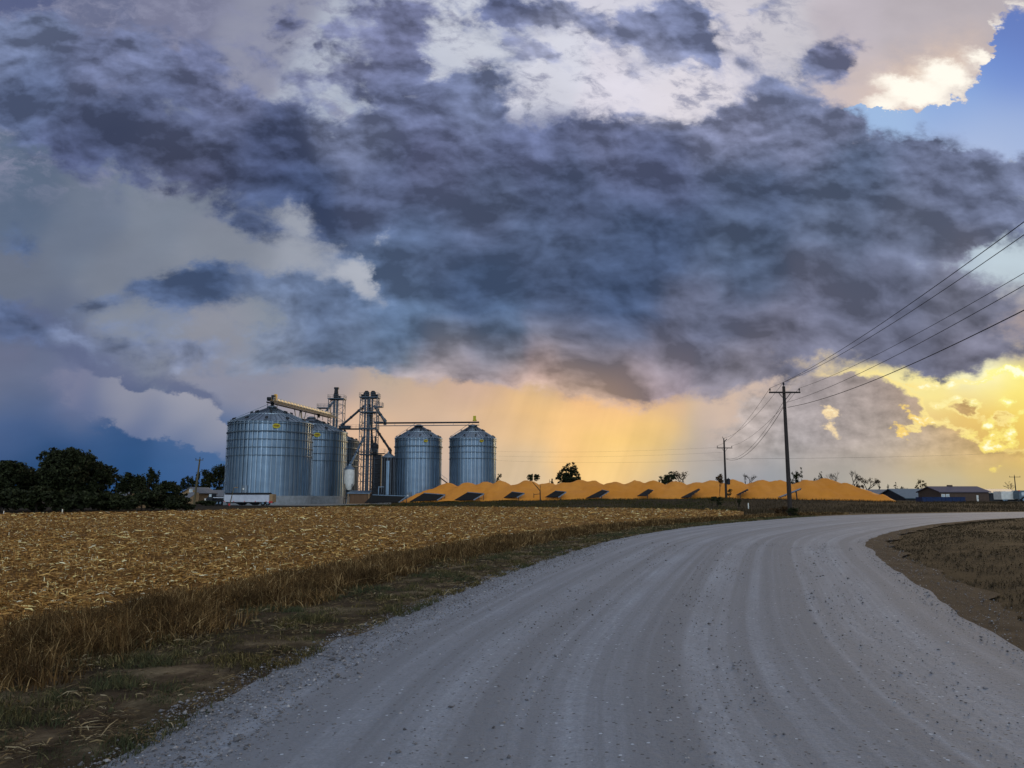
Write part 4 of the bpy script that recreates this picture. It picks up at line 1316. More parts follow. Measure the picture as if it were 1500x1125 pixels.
b1 = big_bin(396.3, 180, 'largest grain bin, ribbed steel with yellow oval sign, standing behind the parked hopper trailer')
b2 = big_bin(455.0, 205, 'second large ribbed bin, partly hidden behind the biggest one', b1)
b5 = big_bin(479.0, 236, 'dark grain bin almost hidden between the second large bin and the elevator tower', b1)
for ch in [b5] + list(b5.children) + [g for c_ in b5.children for g in c_.children]:      # darker sheet colour stands for the neighbours' shade on this bin
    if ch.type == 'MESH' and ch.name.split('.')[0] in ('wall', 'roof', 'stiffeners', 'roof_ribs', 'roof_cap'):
        ch.material_slots[0].link = 'OBJECT'; ch.material_slots[0].material = MT['galv_ring_shade']
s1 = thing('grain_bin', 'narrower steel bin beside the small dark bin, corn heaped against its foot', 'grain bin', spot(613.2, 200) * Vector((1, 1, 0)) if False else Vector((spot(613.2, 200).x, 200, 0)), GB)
bin_parts(s1, 5.85, 0.6, 16.6, 20.0, 4, 1.55, SA, 40)
s2 = copy_tree(s1); s2.location = (spot(692.6, 200).x, 200, 0); s2['label'] = 'narrower steel bin under the far end of the level overhead conveyor'

# ------------------------------------------------------------------ small silver bin, white tank, dryer
c = Vector((spot(570.0, 195).x, 195, 0))
t = thing('storage_bin', 'small narrow dark bin with pale streak and cone roof, beside the dryer tower', 'small bin', c)
m_ = MB(); m_.lathe(c, [(1.55, 1.0), (1.55, 6.5), (1.57, 6.52), (1.57, 11.6)], 28); w = m_.build('wall', MT['dark_steel'], t, smooth=True)
m_ = MB(); m_.lathe(c, [(1.85, 11.55), (1.85, 11.65), (0.35, 12.75), (0.3, 13.1), (0.02, 13.15)], 24); m_.build('roof', MT['galv_roof'], t, smooth=True)
m_ = MB()
for i in range(12):
    a = 2 * math.pi * i / 12; q = Matrix.Rotation(a, 3, 'Z')
    m_.box(c + q @ Vector((1.6, 0, 6.2)), (0.1, 0.1, 10.6), mat=q)
m_.build('stiffeners', MT['galv_dark'], t)
m_ = MB(); m_.box(c + Vector((0.1, -1.62, 6.5)), (0.75, 0.06, 8.4)); m_.build('front_panel', MT['galv'], t)
for i in range(5):
    a = 2 * math.pi * i / 5
    m_ = MB(); m_.tube(c + Vector((1.4 * math.cos(a), 1.4 * math.sin(a), 0)), c + Vector((1.4 * math.cos(a), 1.4 * math.sin(a), 1.1)), 0.1); m_.build('leg', MT['dark_steel'], t)

c = Vector((spot(513.4, 188).x, 188, 0))
t = thing('hopper_tank', 'white cylindrical hopper tank on dark legs above the brown shed', 'hopper tank', c)
m_ = MB(); m_.lathe(c, [(0.5, 3.4), (1.22, 4.9), (1.24, 8.4)], 28); m_.build('shell', MT['white'], t, smooth=True)
m_ = MB(); m_.lathe(c, [(1.36, 8.35), (1.36, 8.45), (0.4, 9.35), (0.36, 9.6), (0.02, 9.62)], 24); m_.build('roof', MT['galv'], t, smooth=True)
for (x, y) in ((-0.9, -0.9), (0.9, -0.9), (0.9, 0.9), (-0.9, 0.9)):
    m_ = MB(); m_.bar(c + Vector((x * 1.05, y * 1.05, -0.1)), c + Vector((x, y, 4.9)), 0.14); m_.build('leg', MT['dark_steel'], t)
m_ = MB()
for s in (-1, 1):
    m_.bar(c + Vector((-0.9, s * 0.9, 1.2)), c + Vector((0.9, s * 0.9, 3.2)), 0.08); m_.bar(c + Vector((0.9, s * 0.9, 1.2)), c + Vector((-0.9, s * 0.9, 3.2)), 0.08)
m_.build('brace', MT['dark_steel'], t)

c = Vector((spot(553.6, 199).x, 199, 0))
t = thing('grain_dryer', 'tall black grain dryer tower standing between elevator tower and small bin', 'grain dryer', c)
m_ = MB(); m_.box(c + Vector((0, 0, 6.4)), (2.3, 2.3, 12.2)); m_.box(c + Vector((0.2, -1.3, 2.2)), (2.6, 0.8, 3.6)); m_.build('column', MT['dark_steel'], t)
m_ = MB()
for k in range(9):
    m_.box(c + Vector((0, -1.16, 2.0 + k * 1.15)), (2.38, 0.12, 0.12))
m_.build('louvres', MT['black'], t)
m_ = MB(); m_.box(c + Vector((0.2, -0.3, 12.75)), (3.6, 3.2, 0.14)); plat = m_.build('platform', MT['dark_steel'], t)
m_ = MB()
for (x0, y0, x1, y1) in ((-1.6, -1.85, 2.0, -1.85), (2.0, -1.85, 2.0, 1.3), (-1.6, -1.85, -1.6, 1.3)):
    for z in (0.55, 1.05): m_.bar(c + Vector((x0, y0, 12.8 + z)), c + Vector((x1, y1, 12.8 + z)), 0.05)
    for f in (0, 0.5, 1): m_.bar(c + Vector((x0 + (x1 - x0) * f, y0 + (y1 - y0) * f, 12.8)), c + Vector((x0 + (x1 - x0) * f, y0 + (y1 - y0) * f, 13.85)), 0.05)
m_.build('railing', MT['galv_dark'], plat)
cy = c + Vector((-0.55, -0.9, 0))
m_ = MB(); m_.lathe(cy, [(0.12, 11.6), (0.95, 14.2), (0.95, 14.9), (0.2, 15.6), (0.15, 17.2), (0.02, 17.25)], 20); m_.build('cyclone', MT['dark_steel'], t, smooth=True)
m_ = MB(); m_.tube(cy + Vector((0, -0.3, 0.2)), cy + Vector((0, -0.3, 11.8)), 0.11); m_.build('downpipe', MT['steel'], t)

# ------------------------------------------------------------------ bucket elevator towers
def lattice(mb, c, w, d, z0, z1, step, r):
    cs = [Vector((c.x + sx * w / 2, c.y + sy * d / 2, 0)) for (sx, sy) in ((-1, -1), (1, -1), (1, 1), (-1, 1))]
    for p in cs: mb.bar((p.x, p.y, z0), (p.x, p.y, z1), r * 1.7)
    z, k = z0, 0
    while z < z1 - 0.1:
        e = min(z + step, z1)
        for i in range(4):
            a, b = cs[i], cs[(i + 1) % 4]
            mb.bar((a.x, a.y, e), (b.x, b.y, e), r)
            if (k + i) % 2: a, b = b, a
            mb.bar((a.x, a.y, z), (b.x, b.y, e), r * 0.9)
        z, k = e, k + 1


def deck(root, c, w, d, z, name='platform', rail=True, th=0.22):
    m = MB(); m.box((c.x, c.y, z), (w, d, th)); p = m.build(name, MT['steel'], root)
    if rail:
        m = MB()
        P = [(-w / 2, -d / 2), (w / 2, -d / 2), (w / 2, d / 2), (-w / 2, d / 2)]
        for i in range(4):
            a, b = P[i], P[(i + 1) % 4]
            for h in (0.6, 1.1): m.bar((c.x + a[0], c.y + a[1], z + h), (c.x + b[0], c.y + b[1], z + h), 0.05)
            for f in (0, 0.33, 0.66): m.bar((c.x + a[0] + (b[0] - a[0]) * f, c.y + a[1] + (b[1] - a[1]) * f, z), (c.x + a[0] + (b[0] - a[0]) * f, c.y + a[1] + (b[1] - a[1]) * f, z + 1.1), 0.06)
        m.build('railing', MT['steel'], p)
    return p


def head(root, p, flip=1):
    """rounded elevator head with its discharge hood and motor"""
    m = MB()
    prof = [(-0.62, 0), (0.62, 0), (0.68, 0.7), (0.62, 1.2), (0.3, 1.55), (-0.3, 1.55), (-0.62, 1.2), (-0.68, 0.7)]
    m.prism([p + Vector((x, -0.42, z)) for (x, z) in prof], (0, 0.84, 0))
    h = m.build('elevator_head', MT['dark_steel'], root)
    m = MB(); m.tube(p + Vector((0.7 * flip, -0.2, 0.35)), p + Vector((1.35 * flip, -0.2, 0.35)), 0.3); m.box(p + Vector((0.5 * flip, -0.55, 0.5)), (0.5, 0.25, 0.9)); m.build('motor', MT['dark_steel'], h)


c = Vector((spot(490.5, 218).x, 218, 0))
ta = thing('elevator_tower', 'bucket elevator in a lattice frame rising behind the second large bin', 'elevator tower', c)
m_ = MB(); lattice(m_, c + Vector((0.25, 0, 0)), 4.1, 3.2, 0.0, 29.2, 2.3, 0.10); m_.build('lattice_frame', MT['steel'], ta)
for s in (-0.42, 0.42):
    m_ = MB(); m_.box(c + Vector((s, -0.2, 14.8)), (0.58, 0.6, 29.6)); m_.build('trunk', MT['steel'], ta)
deck(ta, c + Vector((0.25, 0, 0)), 4.6, 3.6, 29.3)
deck(ta, c + Vector((-3.3, -0.4, 0)), 3.4, 2.6, 26.7)
m_ = MB(); m_.bar(c + Vector((-4.8, -0.6, 26.6)), c + Vector((-1.7, -0.6, 24.8)), 0.12); m_.bar(c + Vector((-4.8, 0.6, 26.6)), c + Vector((-1.7, 0.6, 24.8)), 0.12); m_.build('bracket', MT['steel'], ta)
head(ta, c + Vector((0, -0.2, 29.6)))
m_ = MB(); m_.tube(c + Vector((0.0, -0.2, 31.0)), c + Vector((0.0, -0.2, 32.3)), 0.62, 0.5, 14); m_.box(c + Vector((0.05, -0.2, 32.4)), (1.25, 1.0, 0.5)); m_.build('vent_hood', MT['dark_steel'], ta)
m_ = MB(); m_.tube(c + Vector((-0.6, -0.6, 28.6)), c + Vector((-3.3, -1.0, 24.7)), 0.28); m_.build('spout', MT['galv'], ta)

c = Vector((spot(540.2, 200).x, 200, 0))
tb = thing('elevator_tower', 'tallest lattice tower with twin elevator trunks between the large and narrower bins', 'elevator tower', c)
m_ = MB(); lattice(m_, c, 4.3, 3.4, 0.0, 27.4, 1.9, 0.095); m_.build('lattice_frame', MT['steel'], tb)
for s in (-0.72, 0.42):
    for k in (-0.24, 0.24):
        m_ = MB(); m_.box(c + Vector((s + k * 1.3, -0.5 + k, 13.7)), (0.42, 0.5, 27.4)); m_.build('trunk', MT['steel'], tb)
for z, w in ((27.4, 4.9), (23.5, 4.4), (19.3, 4.6), (12.6, 4.4)): deck(tb, c, w, 3.8, z)
deck(tb, c + Vector((2.6, -0.8, 0)), 1.9, 2.2, 24.9)
deck(tb, c + Vector((2.7, -0.8, 0)), 2.6, 2.2, 20.9)
head(tb, c + Vector((-0.75, -0.5, 27.6)), -1); head(tb, c + Vector((0.95, -0.5, 27.6)), 1)
m_ = MB()
for z in np.arange(1, 27, 0.45): m_.bar(c + Vector((2.35, -1.95, z)), c + Vector((2.75, -1.95, z)), 0.04)
for x in (2.35, 2.75): m_.bar(c + Vector((x, -1.95, 0.3)), c + Vector((x, -1.95, 28.3)), 0.06)
for z in np.arange(3, 28, 1.2): m_.lathe(c + Vector((2.55, -2.2, 0)), [(0.42, z), (0.42, z + 0.06)], 10)
m_.build('ladder', MT['steel'], tb)


def spout(p0, p1, r, label, m='steel'):
    p0, p1 = Vector(p0), Vector(p1)
    t = thing('grain_spout', label, 'grain spout', p0, 'round grain spouts of the elevators')
    mb = MB(); mb.tube(p0, p1, r, r, 12); t2 = mb.build('pipe', MT[m], t, smooth=True)
    mb = MB(); d = (p1 - p0).normalized()
    mb.tube(p1 - d * 0.5, p1 + d * 0.4, r * 1.35, r * 1.35, 12); mb.tube(p1 + d * 0.2, p1 + d * 0.2 + Vector((0, 0, -1.0)), r * 1.2, r * 1.2, 12); mb.build('end_box', MT[m], t)
    mb = MB()
    for f in (0.3, 0.62): 
        q = p0 + (p1 - p0) * f
        mb.tube(q - d * 0.1, q + d * 0.1, r * 1.3, r * 1.3, 12)
    mb.build('flange', MT['dark_steel'], t)
    return t


spout(pz(536, 592.5, 200), pz(501.5, 622.5, 205), 0.30, 'long slanting spout from the tallest tower down to the left walkway')
spout(pz(548, 594, 200), pz(563.5, 616.0, 199.5), 0.34, 'short spout from the tallest tower to the start of the right overhead conveyor')
spout(pz(533.5, 640, 198), pz(514.2, 679.0, 188.5), 0.30, 'spout slanting from the tallest tower down into the white hopper tank', 'galv')
spout(pz(549.5, 626.5, 199), pz(571.2, 659, 195), 0.30, 'thin spout from the tallest tower down to the small narrow bin', 'dark_steel')
spout(pz(541.5, 592, 199), pz(545.5, 648, 199), 0.26, 'upright spout running down the right trunk of the tallest tower towards the dryer', 'dark_steel')


def conveyor(p0, p1, label, rail_mat, th=0.46, drop=0.45, ww=0.9):
    """enclosed drag conveyor with walkway and railings, carried high between bins"""
    p0, p1 = Vector(p0), Vector(p1)
    t = thing('overhead_conveyor', label, 'conveyor', p0, 'conveyors carried over the bin roofs')
    d = (p1 - p0); L = d.length; dn = d.normalized(); sd = dn.cross(Vector((0, 0, 1))).normalized()
    mb = MB(); mb.bar(p0, p1, 0.75, th); mb.build('trough', MT['dark_steel'], t)
    mb = MB()
    mb.bar(p0 + sd * 0.85 + Vector((0, 0, -drop)), p1 + sd * 0.85 + Vector((0, 0, -drop)), ww, 0.16)
    if drop < 0.5:
        for s in (-0.42, 1.3): mb.bar(p0 + sd * s + Vector((0, 0, -0.55)), p1 + sd * s + Vector((0, 0, -0.55)), 0.14, 0.34)
    mb.build('walkway', MT['dark_steel'] if drop < 0.5 else MT['steel'], t)
    mb = MB()
    k = int(L / 1.6)
    for s in ((1.3,) if drop < 0.5 else ()):
        for h in (0.35, 0.9): mb.bar(p0 + sd * s + Vector((0, 0, h - 0.4)), p1 + sd * s + Vector((0, 0, h - 0.4)), 0.06)
        for i in range(k + 1):
            q = p0 + d * (i / k) + sd * s
            mb.bar(q + Vector((0, 0, -0.4)), q + Vector((0, 0, 0.52)), 0.06)
    if drop > 0.5:
        for i in range(k + 1):
            if i % 3 == 0: mb.bar(p0 + d * (i / k) + sd * 0.2, p0 + d * (i / k) + sd * 0.6 + Vector((0, 0, -drop)), 0.07)
        mb.build('hanger', rail_mat, t)
    else:
        mb.build('railing', rail_mat, t)
    return t, d, sd


A0, A1 = pz(393.2, 585.5, 178), pz(487.5, 609.5, 214)
ca, d, sd = conveyor(A0, A1, 'slanting looking conveyor with sunlit railing over the two large bins', MT['galv_dark'])
mb = MB()                                       # sheet guard of the walkway, the low sun's gold painted into its colour
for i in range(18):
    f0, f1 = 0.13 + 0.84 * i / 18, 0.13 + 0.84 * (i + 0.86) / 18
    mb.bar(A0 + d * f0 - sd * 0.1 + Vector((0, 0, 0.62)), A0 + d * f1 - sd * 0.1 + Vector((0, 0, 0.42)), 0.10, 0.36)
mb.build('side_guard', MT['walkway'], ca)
mb = MB(); q = A0 + d * 0.095; mb.box(q + Vector((0, 0, 0.9)), (0.55, 0.9, 1.6)); mb.build('drive_guard', MT['guard'], ca)
mb = MB(); q = A0 + d * 0.065; mb.box(q + Vector((0, 0, 0.8)), (0.8, 0.9, 1.1)); mb.tube(A0 + Vector((-0.3, 0, 0.3)), A0 + Vector((0.7, 0, 0.3)), 0.34); mb.build('motor', MT['dark_steel'], ca)
for (root_, px_) in ((b1, 0), (b2, 1)):
    cc = Vector(root_.location)
    f = (cc.y - A0.y) / d.y
    q = A0 + d * f
    mb = MB()
    mb.tube(q + Vector((0, 0, -0.3)), Vector((q.x, q.y, 22.7)), 0.36)
    for (x, y) in ((-1.1, 0), (1.1, 0), (0, -1.1)): mb.bar(q + Vector((x, y, -0.5)), Vector((q.x + x, q.y + y, 22.0)), 0.12)
    mb.build('drop_leg', MT['dark_steel'], ca)
q = A0 + d * 0.47
for (o0, o1) in ((-3.0, -1.4), (-0.6, -1.4), (-0.4, 0.6), (2.0, 0.6), (0.0, 0.7)):
    mb = MB(); mb.bar(q + d.normalized() * o0 * 1.3 + Vector((0, 0, -0.6)), q + d.normalized() * o1 * 1.3 + Vector((0, 0, -5.4)), 0.17); mb.build('brace', MT['steel'], ca)

B0, B1 = pz(550, 619.8, 199), pz(702, 618.6, 200)
cb, d, sd = conveyor(B0, B1, 'level overhead conveyor running from the tallest tower to the two narrower bins', MT['galv_dark'], 0.36, 0.80, 0.6)
mb = MB(); q = B0 + d * 0.955; mb.box(q + Vector((0, 0, 1.0)), (0.75, 0.9, 1.3)); mb.prism([q + Vector((-0.5, -0.4, 0.4)), q + Vector((0.6, -0.4, 0.4)), q + Vector((0.2, -0.4, 1.2)), q + Vector((-0.2, -0.4, 1.2))], (0, 0.8, 0)); mb.build('drive_guard', MT['yellow'], cb)
for root_ in (s1, s2):
    mb = MB(); x = root_.location.x
    mb.tube((x, 200, B0.z - 0.3), (x, 200, 20.2), 0.4); mb.bar((x - 0.9, 199.6, B0.z - 0.5), (x - 1.3, 199.6, 19.4), 0.12); mb.bar((x + 0.9, 199.6, B0.z - 0.5), (x + 1.3, 199.6, 19.4), 0.12); mb.build('drop_leg', MT['steel'], cb)

# walkway from the tower to the first elevator
p0, p1 = pz(497.5, 628.5, 206), pz(527.5, 628.5, 200)
t = thing('service_walkway', 'short dark walkway bridging from the tallest tower to the roof of the large bins', 'walkway', p0)
mb = MB(); mb.bar(p0, p1, 1.0, 0.35); mb.build('deck', MT['dark_steel'], t)
mb = MB(); mb.bar(p0 + Vector((0, 0, 0.5)), p0 + (p1 - p0) * 0.5 + Vector((0, 0, 0.5)), 0.7, 0.8); mb.build('trough', MT['steel'], t)
mb = MB()
for h in (0.6, 1.1): mb.bar(p0 + Vector((0, 0, h)), p1 + Vector((0, 0, h)), 0.05)
for f in np.linspace(0, 1, 6): mb.bar(p0 + (p1 - p0) * f, p0 + (p1 - p0) * f + Vector((0, 0, 1.1)), 0.05)
mb.build('railing', MT['steel'], t)

# stair leaning on the right narrower bin, seen in the gap
p0, p1 = pz(642, 697.5, 199), pz(655, 706.5, 197)
t = thing('stair', 'dark open stair descending in the gap between the two narrower bins', 'stair', p1)
mb = MB()
for s in (-0.35, 0.35): mb.bar(p0 + Vector((0, s, 0)), p1 + Vector((0, s, -0.2)), 0.10, 0.22)
for f in np.linspace(0.05, 0.95, 8): mb.bar(p0 + (p1 - p0) * f + Vector((0, -0.35, 0)), p0 + (p1 - p0) * f + Vector((0, 0.35, 0)), 0.2, 0.04)
mb.build('flight', MT['dark_steel'], t)
mb = MB(); mb.bar(p0 + Vector((0, -0.35, 0.95)), p1 + Vector((0, -0.35, 0.8)), 0.06)
for f in (0, 0.33, 0.66, 1.0): mb.bar(p0 + (p1 - p0) * f + Vector((0, -0.35, 0)), p0 + (p1 - p0) * f + Vector((0, -0.35, 0.9)), 0.05)
mb.build('handrail', MT['galv_dark'], t)
mb = MB(); mb.box((p0.x - 0.4, p0.y, p0.z + 0.2), (1.0, 1.0, 0.9)); mb.bar((p0.x, p0.y, p0.z), (p0.x, p0.y, 0), 0.15); mb.bar((p1.x, p1.y, p1.z), (p1.x, p1.y, 0), 0.15); mb.build('landing', MT['dark_steel'], t)

# ------------------------------------------------------------------ small brown shed, machinery at its side
c = Vector((spot(529.5, 184).x, 184, 0))
t = thing('pit_shed', 'low brown shed with pale flat roof at the foot of the tallest tower', 'shed', c)
mb = MB(); mb.box(c + Vector((0.1, 0, 1.35)), (4.5, 3.0, 2.5)); mb.build('wall', MT['brown'], t)
mb = MB(); mb.prism([c + Vector((-2.7, -1.9, 2.55)), c + Vector((2.7, -1.9, 2.55)), c + Vector((2.5, 1.7, 3.15)), c + Vector((-2.3, 1.7, 3.15))], (0, 0, 0.14)); mb.build('roof', MT['galv'], t)
for x in (-2.4, 2.45):
    mb = MB(); mb.bar(c + Vector((x, -1.75, 0)), c + Vector((x, -1.75, 2.55)), 0.2); mb.build('post', MT['tan'], t)
mb = MB(); mb.box(c + Vector((0, -2.0, 0.12)), (5.0, 1.2, 0.24)); mb.build('sill', MT['tan'], t)

c = Vector((spot(551.5, 186).x, 186, 0))
t = thing('dryer_fan', 'dark fan housing with pipes beside the brown shed', 'fan housing', c)
mb = MB(); mb.tube(c + Vector((-0.2, -0.5, 1.5)), c + Vector((-0.2, 0.9, 1.5)), 1.25, 1.25, 20); mb.box(c + Vector((1.0, 0.2, 2.3)), (1.6, 1.2, 1.0)); mb.build('housing', MT['dark_steel'], t)
mb = MB(); mb.tube(c + Vector((0.9, -0.6, 0.2)), c + Vector((0.9, -0.6, 4.2)), 0.14); mb.tube(c + Vector((0.9, -0.6, 4.1)), c + Vector((2.2, -0.6, 4.1)), 0.12); mb.build('pipe', MT['galv'], t)
for x in (-0.8, 0.5):
    mb = MB(); mb.bar(c + Vector((x, 0, 0)), c + Vector((x, 0, 0.7)), 0.16); mb.build('leg', MT['dark_steel'], t)

# ------------------------------------------------------------------ the heap of shelled corn
def corn_front(p): return np.interp(p, [560, 600, 800, 1060, 1330, 1360], [166, 165, 154, 144, 134, 133])


PEAKS = [(617, 721), (637, 712), (656, 704), (686, 705), (711, 702), (733, 703), (772, 701), (803, 703), (826, 704), (850, 700), (866, 701.5), (900, 702), (930, 701), (957, 701.5), (990, 701.5), (1018, 703), (1045, 700),
         (1073, 700.5), (1115, 700), (1140, 699.5), (1182, 700), (1208, 697.5), (1236, 705), (1262, 713), (1287, 721)]
SLOPE = 0.50
cones = []
for (px, py) in PEAKS:
    fd = float(corn_front(px))
    base = float(rise((px - 750) / F_PX * (fd + 4), fd + 4))
    yc = fd + 10.0
    for _ in range(3):
        tip = at(px, py, yc)
        yc = fd + (tip.z - base) / SLOPE
    cones.append((tip.x, tip.y, tip.z))
cones = np.array(cones)
ca_ = np.linspace(570, 1362, 330); cd = np.linspace(-1.5, 30, 80)
PPX, DD = np.meshgrid(ca_, cd)
Yc = corn_front(PPX) + DD
Xc = (PPX - 750) / F_PX * Yc
ww = 0.09
acc = np.zeros_like(Xc)
for (cx, cy, cz) in cones:
    r = np.sqrt((Xc - cx) ** 2 + (Yc - cy) ** 2 + 0.7)
    sl = SLOPE * (0.88 + 0.26 * random.random()) if cx < 20 or cx > 60 else SLOPE
    acc += np.exp((cz - sl * r) / ww)
Zc = ww * np.log(acc + 1e-30)
G = rise(Xc, Yc)
Nz = np.array([mnoise.fractal(Vector((x * 0.22, y * 0.22, 1.0)), 1.0, 2.0, 5) for x, y in zip(Xc.ravel(), Yc.ravel())]).reshape(Xc.shape)
Nf = np.array([mnoise.fractal(Vector((x * 0.9, y * 0.35, 7.0)), 1.0, 2.0, 3) for x, y in zip(Xc.ravel(), Yc.ravel())]).reshape(Xc.shape)
Zc = np.where(Zc > G, Zc + (0.26 * Nz + 0.18 * Nf) * np.clip((Zc - G) / 1.0, 0, 1), G - 0.5)
Zc = np.maximum(Zc, G - 0.5)
I = np.arange(Xc.size).reshape(Xc.shape)
F = np.stack([I[:-1, :-1], I[:-1, 1:], I[1:, 1:], I[1:, :-1]], -1).reshape(-1, 4)
m = Mat('shelled_corn', 0.75, 0, 0.25)
ob = m.co('Object')
a = m.noise(ob, 0.12, 4, 0.6, 0.35, 0.65); b = m.noise(ob, 0.8, 5, 0.65, 0.3, 0.7); f_ = m.noise(ob, 14, 4, 0.7, 0.3, 0.7)
c = m.mix(a, (0.66, 0.240, 0.016), (0.74, 0.30, 0.042))
c = m.mix(m.math('MULTIPLY', b, 0.25), c, (0.44, 0.145, 0.015))
c = m.mix(m.math('MULTIPLY', f_, 0.22), c, (0.45, 0.17, 0.03))
m.color(c); m.bump(m.math('ADD', f_, m.math('MULTIPLY', b, 2.0)), 0.25, 0.05)
MT['corn'] = m.m
og = Vector((float(Xc.mean()), float(Yc.mean()), 0))
V = np.stack([Xc - og.x, Yc - og.y, Zc], -1).reshape(-1, 3)
tag(link('corn_pile', fast_mesh('corn_pile', V, F), MT['corn'], loc=og, smooth=True),
    'long ridged heap of orange shelled corn lying in the open beside the bins', 'corn pile')

# tilted floor-vent panels standing in a row at the foot of the corn
PANELS = [  # corners A (high far left), B (high right), C (low right), D (low left), depth
    ((546, 725.2), (596, 727.0), (584, 736.0), (534, 737.0), 164, 2.2, 'half lost in the dark beside the small bin'),
    ((621, 722.7), (652, 725.0), (640, 733.0), (600, 735.2), 162, 2.2, 'at the left tip of the corn pile, second in the row'),
    ((685, 721.5), (709, 723.5), (693.5, 732.5), (664, 733.8), 158.5, 2.2, 'at the foot of the corn right below the right narrower bin'),
    ((750, 721.0), (768, 723.0), (757, 728.8), (738, 729.4), 155, 2.2, 'just left of the leaning sapling before the corn'),
    ((813.6, 719.6), (829, 721.0), (818, 728.6), (799, 728.6), 152, 2.2, 'just right of the leaning sapling, below the round lone tree'),
    ((882, 718.2), (891.4, 720.2), (878, 728.8), (858.4, 730.2), 149, 2.4, 'in the middle of the corn front, wide dark underside'),
    ((950, 716.8), (956.4, 718.4), (946, 726.6), (933.6, 727.0), 147, 2.6, 'below the dark bush that shows over the corn crest'),
    ((1023.6, 716.2), (1024.6, 717.6), (1008, 729.0), (998, 729.2), 144.5, 2.8, 'seen edge on, just left of the far utility pole'),
    ((1095, 716.8), (1095.4, 718.2), (1081, 725.0), (1079, 725.2), 142.5, 2.8, 'seen edge on, just right of the far utility pole'),
    ((1173, 715.6), (1172, 717.4), (1143, 728.8), (1140, 728.6), 138, 3.0, 'showing its pale top, behind the near utility pole'),
]
for i, (A, B, C, D, dep, deep, where) in enumerate(PANELS):
    a, dlow = at(A[0], A[1], dep + deep), at(D[0], D[1], dep + deep * 0.8)
    b, cl = at(B[0], B[1], dep), at(C[0], C[1], dep - 0.2)
    t = thing('tilted_panel', 'slanting panel ' + where, 'panel', (cl.x, cl.y, cl.z), 'tilted panels along the corn front')
    n = (b - a).cross(dlow - a).normalized()
    if n.z < 0: n = -n
    mb = MB(); mb.prism([a, b, cl, dlow], n * 0.10); mb.build('sheet', MT['black'] if i < 9 else MT['galv'], t)
    mb = MB(); mb.bar(a, b, 0.24, 0.28 if i < 6 else 0.12); mb.build('top_beam', MT['galv'] if i < 6 else MT['galv'] if i < 7 else MT['dark_steel'], t)
    mb = MB(); mb.bar(b, cl, 0.20 if i < 5 else 0.10, 0.20 if i < 5 else 0.12); mb.build('edge_strut', MT['galv_dark'] if i < 6 else MT['dark_steel'], t)
    mb = MB()
    for f in (0.25, 0.5, 0.75): mb.bar(a + (dlow - a) * f - n * 0.1, b + (cl - b) * f - n * 0.1, 0.12, 0.16)
    mb.build('ribs', MT['dark_steel'], t)
    for f in ((0.08, 0.5) if i in (0, 1, 2) else (0.2,) if i == 9 else (0.8,)):
        q = b + (cl - b) * f; q2 = a + (dlow - a) * f
        gz = float(rise(q.x, q.y)) - 0.1
        mb = MB(); mb.bar(q, (q.x + 0.1, q.y, gz), 0.12 if i != 9 else 0.16); mb.build('leg', MT['dark_steel'], t)
# ------------------------------------------------------------------ trees and shrubs
def leaf_mesh(centres, size, jitter=0.5):
    n = len(centres)
    nrm = rng.normal(0, 1, (n, 3)); nrm[:, 2] = np.abs(nrm[:, 2]) + 0.3
    nrm /= np.linalg.norm(nrm, axis=1)[:, None]
    t = np.cross(nrm, rng.normal(0, 1, (n, 3))); t /= np.linalg.norm(t, axis=1)[:, None] + 1e-9
    b = np.cross(nrm, t)
    s = size * rng.uniform(0.6, 1.4, n)[:, None]
    V = np.stack([centres - t * s * 0.9, centres - b * s * 0.45 + nrm * s * 0.1, centres + t * s, centres + b * s * 0.45 - nrm * s * 0.1], 1)
    F = np.arange(n * 4).reshape(n, 4)
    return V.reshape(-1, 3), F


def leaf_mat(name, a, b):
    m = Mat(name, 0.75, 0, 0.2)
    c = m.mix(m.attr(), a, b)
    m.color(c)
    return m.m


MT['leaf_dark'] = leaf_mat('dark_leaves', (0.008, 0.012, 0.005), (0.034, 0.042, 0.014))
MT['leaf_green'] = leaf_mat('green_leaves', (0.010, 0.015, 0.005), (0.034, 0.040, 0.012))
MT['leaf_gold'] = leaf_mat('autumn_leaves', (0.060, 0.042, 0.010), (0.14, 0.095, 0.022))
MT['leaf_rust'] = leaf_mat('russet_leaves', (0.050, 0.030, 0.014), (0.11, 0.06, 0.025))
MT['bark'] = plain('bark', (0.045, 0.036, 0.028), (0.025, 0.02, 0.016), 6, 0.9, stretch=(1, 1, 0.2))


